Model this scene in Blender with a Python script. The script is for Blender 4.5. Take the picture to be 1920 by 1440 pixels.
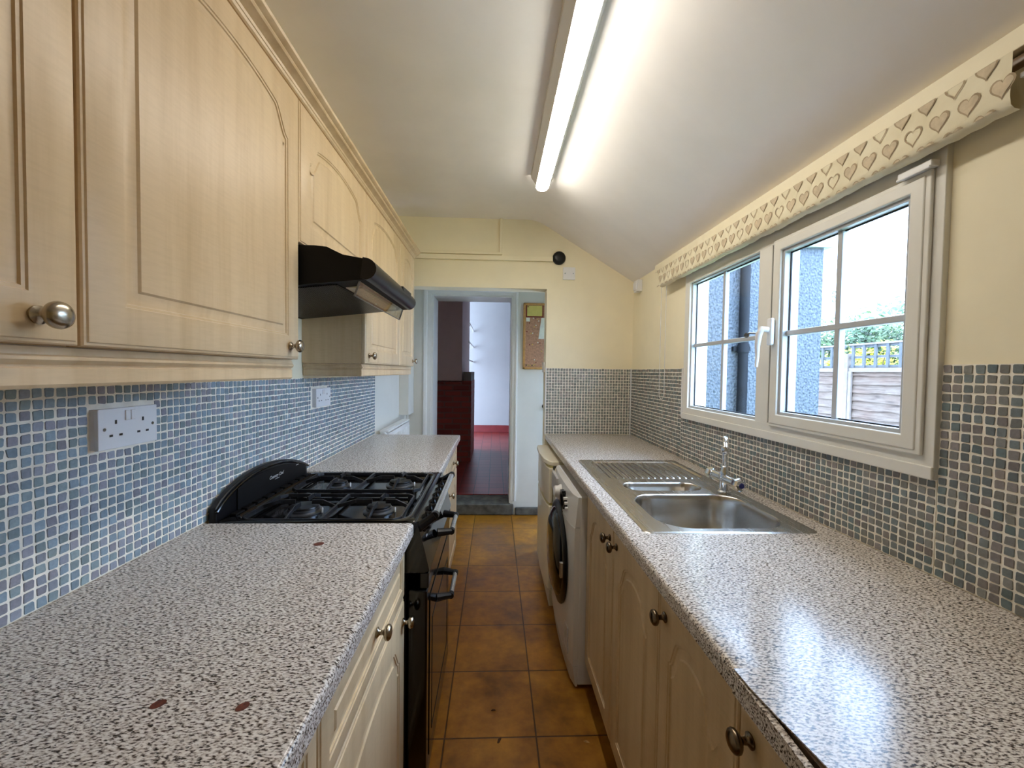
import bpy, math, random
from math import sin, cos, pi, radians
from mathutils import Vector, Matrix
from mathutils.geometry import tessellate_polygon
random.seed(7)
S = bpy.context.scene
for o in list(bpy.data.objects): bpy.data.objects.remove(o)
COL = S.collection

# ------------------------------------------------------------ camera, sky, exposure
def set_camera():
    yaw, pitch, roll, F, H = .0418, .0299, .014, 773.0, 1.347
    f = Vector((sin(yaw)*cos(pitch), cos(yaw)*cos(pitch), -sin(pitch)))
    r = f.cross(Vector((0, 0, 1))).normalized(); u = r.cross(f)
    r2 = r*cos(roll)+u*sin(roll); u2 = -r*sin(roll)+u*cos(roll)
    cd = bpy.data.cameras.new('camera'); cd.sensor_width = 36; cd.lens = F/1920*36
    cd.clip_start = .02; cd.clip_end = 200
    co = bpy.data.objects.new('camera', cd); COL.objects.link(co)
    m = Matrix((r2, u2, -f)).transposed().to_4x4(); m.translation = Vector((0, 0, H))
    co.matrix_world = m; S.camera = co
set_camera()
w = bpy.data.worlds.new('world'); S.world = w; w.use_nodes = True
bg = w.node_tree.nodes['Background']; bg.inputs[0].default_value = (.50, .68, 1.0, 1); bg.inputs[1].default_value = 8.6
S.view_settings.view_transform = 'Standard'; S.view_settings.look = 'None'
S.view_settings.exposure = 1.16; S.view_settings.gamma = 1.0; S.view_settings.use_curve_mapping = False
S.cycles.max_bounces = 12; S.cycles.diffuse_bounces = 8; S.cycles.glossy_bounces = 6
S.cycles.transparent_max_bounces = 16
S.cycles.use_denoising = True; S.cycles.sample_clamp_indirect = 6.0
TUBE = 16.0

# ------------------------------------------------------------ materials
def srgb(r, g, b):
    f = lambda c: ((c/255+.055)/1.055)**2.4 if c > 10 else c/255/12.92
    return (f(r), f(g), f(b), 1)
class Mat:
    def __init__(s, name, col=(.8, .8, .8, 1), rough=.5, metal=0, spec=.5, coat=0):
        s.m = bpy.data.materials.new(name); s.m.use_nodes = True; s.t = s.m.node_tree
        s.b = s.t.nodes['Principled BSDF']; s.o = s.t.nodes['Material Output']
        s.b.inputs['Base Color'].default_value = col; s.b.inputs['Roughness'].default_value = rough
        s.b.inputs['Metallic'].default_value = metal; s.b.inputs['Specular IOR Level'].default_value = spec
        s.b.inputs['Coat Weight'].default_value = coat
    def n(s, ty, **k):
        nd = s.t.nodes.new(ty)
        for a, v in k.items():
            if a.startswith('i_'): nd.inputs[a[2:].replace('_', ' ')].default_value = v
            else: setattr(nd, a, v)
        return nd
    def l(s, a, b): s.t.links.new(a, b)
    def coord(s, scale=(1, 1, 1), rot=(0, 0, 0), loc=(0, 0, 0)):
        c = s.n('ShaderNodeTexCoord'); m = s.n('ShaderNodeMapping')
        m.inputs['Scale'].default_value = scale; m.inputs['Rotation'].default_value = rot; m.inputs['Location'].default_value = loc
        s.l(c.outputs['Object'], m.inputs['Vector']); return m.outputs['Vector']
    def noise(s, vec, scale, detail=3, rough=.55):
        nd = s.n('ShaderNodeTexNoise'); nd.inputs['Scale'].default_value = scale; nd.inputs['Detail'].default_value = detail
        nd.inputs['Roughness'].default_value = rough
        s.l(vec, nd.inputs['Vector']); return nd.outputs['Fac']
    def ramp(s, fac, stops, interp='LINEAR'):
        nd = s.n('ShaderNodeValToRGB'); e = nd.color_ramp.elements; nd.color_ramp.interpolation = interp
        while len(e) < len(stops): e.new(.5)
        for x, (p, c) in zip(e, stops): x.position = p; x.color = c
        s.l(fac, nd.inputs[0]); return nd.outputs[0]
    def mix(s, fac, a, b, mode='MIX'):
        nd = s.n('ShaderNodeMix'); nd.data_type = 'RGBA'; nd.blend_type = mode
        for inp, v in ((nd.inputs[0], fac), (nd.inputs[6], a), (nd.inputs[7], b)):
            if hasattr(v, 'is_output'): s.l(v, inp)
            else: inp.default_value = v
        return nd.outputs[2]
    def base(s, c): s.l(c, s.b.inputs['Base Color'])
    def bump(s, h, strength=.2, dist=.01):
        nd = s.n('ShaderNodeBump'); nd.inputs['Strength'].default_value = strength; nd.inputs['Distance'].default_value = dist
        s.l(h, nd.inputs['Height']); s.l(nd.outputs[0], s.b.inputs['Normal'])
M = {}
def plain(name, rgb, rough=.5, metal=0, spec=.5, coat=0, noise_amt=.05, scale=12, bump=0):
    x = Mat(name, srgb(*rgb), rough, metal, spec, coat)
    v = x.coord(); f = x.noise(v, scale, 4)
    a = srgb(*[max(0, c*(1-noise_amt)) for c in rgb]); b = srgb(*[min(255, c*(1+noise_amt)) for c in rgb])
    x.base(x.ramp(f, [(.3, a), (.7, b)]))
    if bump: x.bump(f, bump, .004)
    M[name] = x.m; return x
plain('wall_cream', (238, 228, 198), .75, noise_amt=.012, scale=6, bump=.25)
plain('ceiling_white', (240, 236, 232), .85, noise_amt=.012, scale=5, bump=.3)
plain('hall_white', (218, 216, 206), .7, noise_amt=.015, scale=4, bump=.2)
plain('trim_white', (226, 226, 220), .35, noise_amt=.01)
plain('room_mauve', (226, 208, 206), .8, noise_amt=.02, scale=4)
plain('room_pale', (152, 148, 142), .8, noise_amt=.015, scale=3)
plain('upvc', (222, 220, 212), .28, noise_amt=.008)
plain('upvc_outer', (176, 180, 184), .3, noise_amt=.008)
plain('seal_black', (14, 16, 20), .6)
plain('white_plastic', (226, 226, 226), .3, noise_amt=.008)
plain('white_enamel', (222, 222, 222), .22, noise_amt=.01)
plain('cream_enamel', (226, 218, 196), .25, noise_amt=.01)
plain('gasket', (196, 184, 120), .5)
plain('grey_panel', (190, 190, 192), .3, noise_amt=.08, scale=40)
plain('black_enamel', (7, 8, 11), .1, spec=.5, noise_amt=.1)
plain('black_matt', (9, 9, 11), .55, spec=.2, noise_amt=.1)
plain('black_satin', (12, 13, 17), .34, spec=.35, noise_amt=.1)
plain('cast_iron', (20, 22, 27), .38, noise_amt=.25, scale=90, bump=.2)
plain('burner_alu', (120, 122, 126), .35, metal=.9)
plain('dark_gap', (26, 20, 15), .8)
plain('plinth_brown', (58, 34, 20), .5)
plain('chip_brown', (92, 42, 26), .7, noise_amt=.3, scale=200)
plain('core_board', (62, 42, 22), .9, noise_amt=.4, scale=300)
plain('chrome', (225, 228, 232), .06, metal=1, noise_amt=.01)
plain('satin_nickel', (176, 166, 150), .24, metal=1, noise_amt=.06, scale=60)
plain('dark_nickel', (112, 98, 82), .26, metal=1, noise_amt=.08, scale=60)
plain('tube_wood', (120, 98, 74), .4, noise_amt=.2, scale=30)
plain('batten_cream', (232, 222, 192), .6, noise_amt=.01)
plain('heart_taupe', (198, 182, 154), .9, noise_amt=.07, scale=50)
plain('heart_line', (164, 146, 118), .9, noise_amt=.07, scale=50)
plain('cork', (176, 134, 104), .9, noise_amt=.12, scale=60)
plain('board_wood', (186, 140, 78), .5, noise_amt=.1, scale=30)
plain('paper_yellow', (206, 192, 104), .8, noise_amt=.05)
plain('paper_white', (226, 226, 206), .8)
plain('pin_brass', (214, 182, 90), .35, metal=.6)
plain('pin_red', (120, 40, 24), .4)
plain('stone_dark', (82, 80, 72), .75, noise_amt=.3, scale=14, bump=.6)
plain('skirting_red', (112, 38, 36), .4, noise_amt=.05)
plain('slate_grey', (120, 118, 116), .7)
plain('radiator_white', (232, 232, 228), .3, noise_amt=.01)
plain('pipe_black', (14, 17, 22), .6, spec=.2, noise_amt=.3, scale=14)
plain('iron_grey', (96, 108, 114), .6)
plain('roof_tile', (150, 160, 166), .8, noise_amt=.1)
plain('post_wood', (112, 100, 92), .85, noise_amt=.08, scale=20)
plain('trellis_wood', (74, 76, 78), .85, noise_amt=.08, scale=20)
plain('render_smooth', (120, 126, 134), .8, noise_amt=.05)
plain('leaf', (78, 98, 56), .6, noise_amt=.25, scale=3)
plain('leaf_dark', (60, 84, 54), .6, noise_amt=.25, scale=3)
plain('leaf_yellow', (176, 176, 40), .6, noise_amt=.15, scale=6)
plain('trunk', (90, 70, 52), .9)
plain('grass', (96, 118, 66), .9, noise_amt=.2, scale=8)
plain('key_steel', (150, 156, 166), .2, metal=1)
plain('blue_dot', (22, 32, 110), .3)
plain('display_black', (8, 8, 10), .3)
plain('grey_print', (190, 192, 196), .5)
plain('silver_trim', (200, 200, 200), .2, metal=.8)
plain('debris', (70, 46, 26), .9, noise_amt=.3, scale=100)
plain('debris_pale', (176, 140, 92), .9, noise_amt=.2, scale=100)

def maple(name, lo, hi, rough):
    x = Mat(name, rough=rough, spec=.45)
    v = x.coord((1, 1, .07)); f = x.noise(v, 26, 6, .6)
    f2 = x.noise(x.coord((1, 1, .16)), 5, 2, .5); f3 = x.noise(x.coord((.3, .3, 2.2), rot=(.5, .3, 0)), 90, 2, .5)
    c = x.ramp(f, [(.3, srgb(*lo)), (.55, srgb(*hi)), (.8, srgb(*[c+3 for c in hi]))])
    c2 = x.ramp(f2, [(.35, (.88, .86, .84, 1)), (.6, (1, 1, 1, 1))])
    c3 = x.ramp(f3, [(.3, (.955, .95, .94, 1)), (.6, (1, 1, 1, 1))])
    x.base(x.mix(1.0, x.mix(1.0, c, c2, 'MULTIPLY'), c3, 'MULTIPLY')); M[name] = x.m
maple('maple', (210, 183, 142), (222, 197, 158), .36)
maple('maple_panel', (210, 180, 136), (220, 192, 150), .45)

def worktop():
    x = Mat('speckled_laminate', rough=.3, spec=.4)
    v = x.coord((1.0, 1.0, 1.0), rot=(0, 0, .35))
    v2 = x.coord((.45, 1.0, 1.0), rot=(0, 0, .35))
    n1 = x.noise(v2, 340, 2, .5); n2 = x.noise(v2, 230, 2, .6); n3 = x.noise(v, 150, 2, .5); n4 = x.noise(v, 1.1, 1)
    c = x.ramp(n1, [(.35, srgb(66, 58, 56)), (.42, srgb(148, 138, 130)), (.49, srgb(204, 195, 186)), (.60, srgb(230, 224, 217))])
    d = x.ramp(n2, [(.32, srgb(70, 68, 68)), (.395, (1, 1, 1, 1))])
    e = x.ramp(n3, [(.36, (.86, .83, .80, 1)), (.52, (1, 1, 1, 1))])
    x.base(x.mix(1, x.mix(1, c, d, 'MULTIPLY'), e, 'MULTIPLY'))
    r = x.ramp(n4, [(.3, (.17, .17, .17, 1)), (.7, (.23, .23, .23, 1))]); x.l(r, x.b.inputs['Roughness'])
    M['worktop'] = x.m
worktop()

def tiles_attr(name, rough):
    x = Mat(name, rough=rough, spec=.5)
    a = x.n('ShaderNodeVertexColor'); a.layer_name = 'tint'
    f = x.noise(x.coord(), 180, 3); c = x.ramp(f, [(.3, (.88, .88, .88, 1)), (.7, (1.1, 1.1, 1.1, 1))])
    x.base(x.mix(1, a.outputs[0], c, 'MULTIPLY')); M[name] = x.m
tiles_attr('mosaic_glaze', .26)
plain('grout_white', (238, 232, 218), .8, noise_amt=.05, scale=30, bump=.3)

def floor_tiles():
    x = Mat('terracotta_floor', rough=.35, spec=.5)
    T = .337
    v = x.coord((1, 1, 1), loc=(.1676+.21, -3.5+12*T+1.08, 0))
    b = x.n('ShaderNodeTexBrick'); b.offset = 0; b.squash = 1
    b.inputs['Scale'].default_value = 1; b.inputs['Brick Width'].default_value = T; b.inputs['Row Height'].default_value = T
    b.inputs['Mortar Size'].default_value = .0035; b.inputs['Mortar Smooth'].default_value = .3
    b.inputs['Color1'].default_value = (.9, .9, .9, 1); b.inputs['Color2'].default_value = (1.08, 1.05, 1, 1); b.inputs['Mortar'].default_value = (.25, .22, .2, 1)
    x.l(v, b.inputs['Vector'])
    n1 = x.noise(x.coord((1, 1.3, 1)), 5.5, 5, .6); n2 = x.noise(x.coord(), 32, 4)
    c = x.ramp(n1, [(.3, srgb(108, 68, 16)), (.5, srgb(146, 96, 22)), (.7, srgb(174, 122, 34))])
    d = x.ramp(n2, [(.3, (.8, .78, .76, 1)), (.65, (1.05, 1.05, 1.05, 1))])
    c = x.mix(1, c, d, 'MULTIPLY'); x.base(x.mix(1, c, b.outputs[0], 'MULTIPLY'))
    r = x.ramp(n1, [(.3, (.28, .28, .28, 1)), (.7, (.45, .45, .45, 1))]); x.l(r, x.b.inputs['Roughness'])
    inv = x.n('ShaderNodeMath'); inv.operation = 'SUBTRACT'; inv.inputs[0].default_value = 1; x.l(b.outputs['Fac'], inv.inputs[1])
    x.bump(inv.outputs[0], .5, .003); M['floor'] = x.m
floor_tiles()
def brickmat(name, vecperm, bw, rh, ms, c1, c2, mo, rough, offset=.5, bumpd=.006):
    x = Mat(name, rough=rough, spec=.4)
    c = x.n('ShaderNodeTexCoord'); sp = x.n('ShaderNodeSeparateXYZ'); cb = x.n('ShaderNodeCombineXYZ')
    x.l(c.outputs['Object'], sp.inputs[0]); x.l(sp.outputs[vecperm[0]], cb.inputs[0]); x.l(sp.outputs[vecperm[1]], cb.inputs[1])
    b = x.n('ShaderNodeTexBrick'); b.offset = offset; b.inputs['Scale'].default_value = 1
    b.inputs['Brick Width'].default_value = bw; b.inputs['Row Height'].default_value = rh; b.inputs['Mortar Size'].default_value = ms
    b.inputs['Color1'].default_value = srgb(*c1); b.inputs['Color2'].default_value = srgb(*c2); b.inputs['Mortar'].default_value = srgb(*mo)
    b.inputs['Mortar Smooth'].default_value = .2
    n = x.n('ShaderNodeTexNoise'); n.inputs['Scale'].default_value = 7
    x.l(cb.outputs[0], n.inputs['Vector'])
    ad = x.n('ShaderNodeVectorMath'); ad.operation = 'MULTIPLY_ADD'; ad.inputs[1].default_value = (.012, .012, 0)
    x.l(n.outputs['Color'], ad.inputs[0]); x.l(cb.outputs[0], ad.inputs[2]); x.l(ad.outputs[0], b.inputs['Vector'])
    x.base(b.outputs[0])
    inv = x.n('ShaderNodeMath'); inv.operation = 'SUBTRACT'; inv.inputs[0].default_value = 1; x.l(b.outputs['Fac'], inv.inputs[1])
    x.bump(inv.outputs[0], .8, bumpd); M[name] = x.m
brickmat('quarry_tile', (0, 1), .154, .154, .004, (138, 50, 42), (116, 38, 34), (48, 20, 20), .33, 0, .002)
brickmat('brick_front', (0, 2), .225, .075, .011, (150, 62, 56), (122, 48, 46), (122, 76, 70), .6)
brickmat('brick_side', (1, 2), .225, .075, .011, (156, 70, 66), (128, 56, 54), (134, 90, 86), .6)

def pebble():
    x = Mat('pebbledash', rough=.85)
    v = x.coord((1, 1, .8)); vo = x.n('ShaderNodeTexVoronoi'); vo.inputs['Scale'].default_value = 62; x.l(v, vo.inputs['Vector'])
    n = x.noise(v, 60, 3)
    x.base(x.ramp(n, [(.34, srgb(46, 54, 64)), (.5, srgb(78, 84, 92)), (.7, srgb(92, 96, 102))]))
    x.bump(vo.outputs['Distance'], .7, .012); M['pebbledash'] = x.m
pebble()
def fence_wood():
    x = Mat('fence_wood', rough=.85)
    f = x.noise(x.coord((1, 1, 9), rot=(.08, 0, 0)), 4.5, 6, .65); f2 = x.noise(x.coord((1, 1, 2.5)), 2.3, 3)
    c = x.ramp(f, [(.3, srgb(62, 48, 40)), (.48, srgb(98, 82, 70)), (.7, srgb(114, 100, 88))])
    d = x.ramp(f2, [(.3, (.9, .76, .7, 1)), (.55, (1, 1, 1, 1))])
    x.base(x.mix(1, c, d, 'MULTIPLY')); x.bump(f, .3, .01); M['fence_wood'] = x.m
fence_wood()
def fabric():
    x = Mat('blind_fabric', rough=.95, spec=.1)
    n = x.noise(x.coord(), 14, 4); w1 = x.noise(x.coord((1, 1, 1)), 900, 1)
    x.base(x.ramp(n, [(.3, srgb(218, 208, 178)), (.7, srgb(230, 222, 196))])); x.bump(w1, .2, .001); M['fabric'] = x.m
fabric()
def steel(name, sc, rough):
    x = Mat(name, srgb(186, 180, 170), rough, 1)
    n = x.noise(x.coord(sc), 60, 4, .6)
    x.base(x.ramp(n, [(.3, srgb(196, 193, 188)), (.7, srgb(201, 198, 193))]))
    x.l(x.ramp(n, [(.3, (rough-.01,)*3+(1,)), (.7, (rough+.01,)*3+(1,))]), x.b.inputs['Roughness']); M[name] = x.m
steel('steel', (1, .06, 1), .27); steel('steel_bowl', (.2, .2, 1), .22)
def glass(name, tint, refl=.06):
    m = bpy.data.materials.new(name); m.use_nodes = True; t = m.node_tree; t.nodes.clear()
    o = t.nodes.new('ShaderNodeOutputMaterial'); mx = t.nodes.new('ShaderNodeMixShader'); tr = t.nodes.new('ShaderNodeBsdfTransparent')
    g = t.nodes.new('ShaderNodeBsdfGlossy'); lw = t.nodes.new('ShaderNodeLayerWeight'); lw.inputs[0].default_value = .5
    fr = t.nodes.new('ShaderNodeMath'); fr.operation = 'POWER'; fr.inputs[1].default_value = 4.5; t.links.new(lw.outputs['Facing'], fr.inputs[0])
    ad = t.nodes.new('ShaderNodeMath'); ad.operation = 'MULTIPLY_ADD'; ad.inputs[1].default_value = .7; ad.inputs[2].default_value = refl*.4; t.links.new(fr.outputs[0], ad.inputs[0]); fr = ad
    n = t.nodes.new('ShaderNodeTexNoise'); n.inputs['Scale'].default_value = 2
    rp = t.nodes.new('ShaderNodeValToRGB'); rp.color_ramp.elements[0].color = tint+(1,); rp.color_ramp.elements[1].color = tuple(min(1, c*1.01) for c in tint)+(1,)
    t.links.new(n.outputs[0], rp.inputs[0]); t.links.new(rp.outputs[0], tr.inputs[0])
    g.inputs['Roughness'].default_value = .02
    t.links.new(fr.outputs[0], mx.inputs[0]); t.links.new(tr.outputs[0], mx.inputs[1]); t.links.new(g.outputs[0], mx.inputs[2]); t.links.new(mx.outputs[0], o.inputs[0])
    M[name] = m
glass('window_glass', (.96, .985, .99)); glass('visor_glass', (.82, .80, .70), .5)
def emis(name, col, st):
    x = Mat(name, (.9, .9, .9, 1), .4)
    x.b.inputs['Emission Color'].default_value = col; x.b.inputs['Emission Strength'].default_value = st
    n = x.noise(x.coord(), 3); x.base(x.ramp(n, [(.3, (.86, .86, .86, 1)), (.7, (.9, .9, .9, 1))])); M[name] = x.m
emis('tube_lens', (1, .93, .82, 1), TUBE)

# ------------------------------------------------------------ mesh helpers
class MB:
    def __init__(s): s.v = []; s.f = []; s.m = []
    def add(s, vs, fs, mi=0):
        o = len(s.v); s.v += [tuple(v) for v in vs]; s.f += [tuple(i+o for i in f) for f in fs]; s.m += [mi]*len(fs); return s
    def box(s, x0, x1, y0, y1, z0, z1, mi=0):
        vs = [(x, y, z) for z in (z0, z1) for y in (y0, y1) for x in (x0, x1)]
        return s.add(vs, [(0, 2, 3, 1), (4, 5, 7, 6), (0, 1, 5, 4), (2, 6, 7, 3), (0, 4, 6, 2), (1, 3, 7, 5)], mi)
    def prism(s, poly, axis, a, b, mi=0):
        # poly: list of 2d points in the two remaining axes (order xyz minus axis)
        n = len(poly)
        def P(p, t):
            return {'x': (t, p[0], p[1]), 'y': (p[0], t, p[1]), 'z': (p[0], p[1], t)}[axis]
        vs = [P(p, a) for p in poly]+[P(p, b) for p in poly]
        return s.add(vs, [tuple(range(n))[::-1], tuple(range(n, 2*n))]+[(i, (i+1) % n, n+(i+1) % n, n+i) for i in range(n)], mi)
    def tube(s, pts, r, seg=10, mi=0, cap=True):
        pts = [Vector(p) for p in pts]; rs = r if isinstance(r, (list, tuple)) else [r]*len(pts)
        up = None; vs = []
        for i, p in enumerate(pts):
            d = (pts[min(i+1, len(pts)-1)]-pts[max(i-1, 0)]).normalized()
            if up is None: up = d.orthogonal().normalized()
            up = (up-d*up.dot(d)).normalized(); q = d.cross(up)
            for k in range(seg):
                a = 2*pi*k/seg; vs.append(p+(up*cos(a)+q*sin(a))*rs[i])
        fs = [(i*seg+k, i*seg+(k+1) % seg, (i+1)*seg+(k+1) % seg, (i+1)*seg+k) for i in range(len(pts)-1) for k in range(seg)]
        if cap: fs += [tuple(range(seg))[::-1], tuple(range((len(pts)-1)*seg, len(pts)*seg))]
        return s.add(vs, fs, mi)
    def lathe(s, prof, base, d, seg=24, mi=0):
        base = Vector(base); d = Vector(d).normalized(); u = d.orthogonal().normalized(); q = d.cross(u)
        vs = []; fs = []
        for (r, h) in prof:
            for k in range(seg):
                a = 2*pi*k/seg; vs.append(base+d*h+(u*cos(a)+q*sin(a))*max(r, 1e-5))
        n = len(prof)
        fs = [(i*seg+k, i*seg+(k+1) % seg, (i+1)*seg+(k+1) % seg, (i+1)*seg+k) for i in range(n-1) for k in range(seg)]
        fs += [tuple(range(seg))[::-1], tuple(range((n-1)*seg, n*seg))]
        return s.add(vs, fs, mi)
    def xf(s, mat):
        s.v = [tuple(mat @ Vector(v)) for v in s.v]; return s
def link_mesh(name, mb, mats, parent=None, bev=0, smooth=35, seg=2):
    me = bpy.data.meshes.new(name); vs = mb.v
    mats = mats if isinstance(mats, (list, tuple)) else [mats]
    o = bpy.data.objects.new(name, me)
    if parent is None:
        xs, ys, zs = zip(*vs); off = Vector(((min(xs)+max(xs))/2, (min(ys)+max(ys))/2, min(zs)))
    elif parent.get('_local'): off = Vector((0, 0, 0))
    else:
        off = Vector(parent['_wl'])
    me.from_pydata([tuple(Vector(v)-off) for v in vs], [], mb.f)
    for mm in mats: me.materials.append(M[mm])
    me.polygons.foreach_set('material_index', mb.m)
    me.validate(); 
    import bmesh
    b = bmesh.new(); b.from_mesh(me); bmesh.ops.recalc_face_normals(b, faces=b.faces); b.to_mesh(me); b.free()
    if smooth: me.shade_smooth(); me.set_sharp_from_angle(angle=radians(smooth))
    COL.objects.link(o)
    if parent is None: o.location = off; o['_wl'] = tuple(off)
    else: o.parent = parent; o['_wl'] = parent['_wl'] if not parent.get('_local') else (0, 0, 0); o['_local'] = parent.get('_local', 0)
    if bev:
        m = o.modifiers.new('bevel', 'BEVEL'); m.width = bev; m.segments = seg; m.limit_method = 'ANGLE'; m.angle_limit = radians(40); m.harden_normals = True
    return o
def tag(o, label=None, cat=None, group=None, kind=None):
    if label: o['label'] = label
    if cat: o['category'] = cat
    if group: o['group'] = group
    if kind: o['kind'] = kind
    return o
def thing(name, label, cat, loc, rotz=None, group=None, kind=None):
    o = bpy.data.objects.new(name, None); COL.objects.link(o); o.location = loc; o.empty_display_size = .05
    o['_wl'] = tuple(loc)
    if rotz is not None: o.rotation_euler = (0, 0, rotz); o['_local'] = 1
    tag(o, label, cat, group, kind); return o
def struct(name, mb, mats, parent=None, **k):
    o = link_mesh(name, mb, mats, parent, **k)
    if parent is None: o['kind'] = 'structure'
    return o

# ------------------------------------------------------------ key planes
XL, XR, YF = -.83, .992, 2.95        # left wall, right wall, partition with the opening
ZW = .90
CF = 2.425                            # flat ceiling
FOLDX = .285
YB = -1.6                             # wall behind

# ------------------------------------------------------------ room shell
def box(*a): return MB().box(*a)
struct('floor', box(XL-.1, 1.35, YB-.1, 3.86, -.08, 0), 'floor', smooth=0)
struct('floor_2', MB().box(-2.6, 1.9, 4.13, 8.6, .0, .11), 'quarry_tile', smooth=0)['kind'] = 'structure'
struct('wall_left', box(XL-.14, XL, YB-.1, 2.888, 0, 2.6), 'wall_cream', smooth=0)
struct('wall_lobby_left', box(XL-.14, XL, 2.888, 3.99, 0, 2.6), 'hall_white', smooth=0)
# right wall around the window hole
WY0, WY1, WZ0, WZ1 = .872, 2.106, 1.117, 1.866
wr = MB(); X2 = XR+.11
wr.box(XR, X2, YB-.1, WY0, 0, 2.25).box(XR, X2, WY1, YF+.13, 0, 2.25).box(XR, X2, WY0, WY1, 0, WZ0).box(XR, X2, WY0, WY1, WZ1, 2.25)
struct('wall_right', wr, 'wall_cream', smooth=0)
struct('wall_behind', MB().box(XL, X2, YB-.12, YB, 0, 2.6), 'wall_cream', smooth=0)
# ceiling: flat part, soft fold, slope
prof = [(XL-.1, CF)]
za, zb = CF, 2.0
for i in range(9):
    t = i/8; x = FOLDX-.07+.14*t
    sl = (zb-CF)/(XR-FOLDX)
    z = CF+sl*.14*.5*t*t
    prof.append((x, z))
prof.append((X2, CF+(zb-CF)/(XR-FOLDX)*(X2-FOLDX)))
prof += [(X2, 2.6), (XL-.1, 2.6)]
struct('ceiling', MB().prism(prof, 'y', YB-.1, YF+.02), 'ceiling_white', smooth=30)
# partition with the opening (open from the left wall to x=.362, up to 1.937)
wf = MB(); OX, OZ = .364, 1.94
gable = [(XL, OZ), (OX, OZ), (OX, 0), (XR+.01, 0), (XR+.01, 2.6), (XL, 2.6)]
tri = MB()
tri.box(XL, OX, YF, YF+.125, OZ, 2.6).box(OX, X2, YF, YF+.125, 0, 2.6)
struct('wall_far', tri, 'wall_cream', smooth=0)
struct('ceiling_2', box(XL-.1, .9, YF+.1, 3.99, 2.22, 2.35), 'hall_white', smooth=0)
# lobby behind the partition: wall with the doorway
YD = 3.85
wd = MB(); DX0, DX1, DZ = -.583, .158, 2.045
wd.box(XL, DX0, YD, YD+.28, 0, 2.3).box(DX1, 1.9, YD, YD+.28, 0, 2.3).box(DX0, DX1, YD, YD+.28, DZ, 2.3)
struct('wall_back', wd, 'hall_white', smooth=0)
struct('wall_lobby_right', MB().box(.8, .9, YF+.1, 3.20, 0, 2.3).box(.8, .9, 3.80, YD+.02, 0, 2.3).box(.8, .9, 3.20, 3.80, 1.95, 2.3), 'hall_white', smooth=0)
fr = thing('door_1', None, None, ((DX0+DX1)/2, YD, .12), kind='structure')
a = MB()
sec = [(0, 0), (0, .012), (.004, .016), (.5, .018), (.62, .026), (.9, .028), (1, .024), (1, 0)]
LW, RW = .073, .048
st_l = []
for (u, d) in sec:
    st_l.append([(DX0-.005-LW*u, YD-d, .135), (DX0-.005-LW*u, YD-d, DZ+.004+.054*u), (DX1+.002+RW*u, YD-d, DZ+.004+.054*u), (DX1+.002+RW*u, YD-d, .135)])
ns = len(sec); a.add([p_ for r_ in st_l for p_ in r_], [(4*i+k_, 4*i+k_+1, 4*((i+1) % ns)+k_+1, 4*((i+1) % ns)+k_) for i in range(ns) for k_ in range(3)]+[tuple(4*i for i in range(ns)), tuple(4*i+3 for i in range(ns))[::-1]])
link_mesh('architrave', a, 'trim_white', fr, smooth=0)
j = MB().box(DX0-.005, DX0+.012, YD-.005, YD+.285, .11, DZ+.004).box(DX1-.012, DX1+.003, YD-.005, YD+.285, .11, DZ+.004).box(DX0-.005, DX1+.003, YD-.005, YD+.285, DZ-.01, DZ+.006)
link_mesh('door_lining', j, 'trim_white', fr, bev=.002)
st = MB().prism([(-.829, 3.825), (.19, 3.825), (.19, 3.849), (.157, 3.849), (.157, 4.129), (-.582, 4.129), (-.582, 3.849), (-.829, 3.849)], 'z', 0, .105)
tag(link_mesh('stone_step', st, 'stone_dark', bev=.012), 'dark worn stone step up through the doorway', 'step')
tag(struct('baseboard_back', MB().box(.205, .795, 3.82, 3.85, 0, .075), 'stone_dark', bev=.01), None, None)
# far room
fr2 = MB().box(-2.7, -2.6, 4.13, 8.7, 0, 2.9)
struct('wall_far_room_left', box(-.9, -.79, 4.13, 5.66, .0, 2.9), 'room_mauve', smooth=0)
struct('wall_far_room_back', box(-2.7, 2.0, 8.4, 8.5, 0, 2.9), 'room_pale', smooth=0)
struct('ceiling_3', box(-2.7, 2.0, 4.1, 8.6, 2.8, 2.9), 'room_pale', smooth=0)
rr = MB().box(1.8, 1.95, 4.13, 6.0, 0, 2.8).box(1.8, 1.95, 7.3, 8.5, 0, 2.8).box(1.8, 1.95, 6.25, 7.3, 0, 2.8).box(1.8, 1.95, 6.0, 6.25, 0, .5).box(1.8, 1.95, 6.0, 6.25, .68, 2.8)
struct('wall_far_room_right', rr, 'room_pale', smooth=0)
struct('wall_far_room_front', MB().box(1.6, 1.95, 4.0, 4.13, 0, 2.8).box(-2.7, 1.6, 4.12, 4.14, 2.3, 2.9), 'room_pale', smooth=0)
struct('baseboard_far', box(-.62, 1.8, 8.375, 8.4, .11, .25), 'skirting_red', bev=.004)
cb = thing('chimney_breast', 'painted dark red brick chimney breast seen through the doorway', 'chimney breast', (-.56, 6.0, .11))
bf = MB().box(-.788, -.330, 5.62, 6.45, .11, 1.20)
link_mesh('brick_face', MB().box(-.788, -.323, 5.60, 5.62, .11, 1.198), 'brick_front', cb, smooth=0)
link_mesh('brick_return', MB().box(-.788, -.318, 5.62, 6.52, .11, 1.215), 'brick_side', cb, smooth=0)
link_mesh('mantel_slab', MB().box(-.425, -.322, 5.6, 6.52, 1.215, 1.335), 'slate_grey', cb, smooth=0)
link_mesh('plaster_breast', MB().box(-.789, -.447, 5.62, 7.2, 1.199, 2.8), 'room_mauve', cb, smooth=0)
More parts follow.
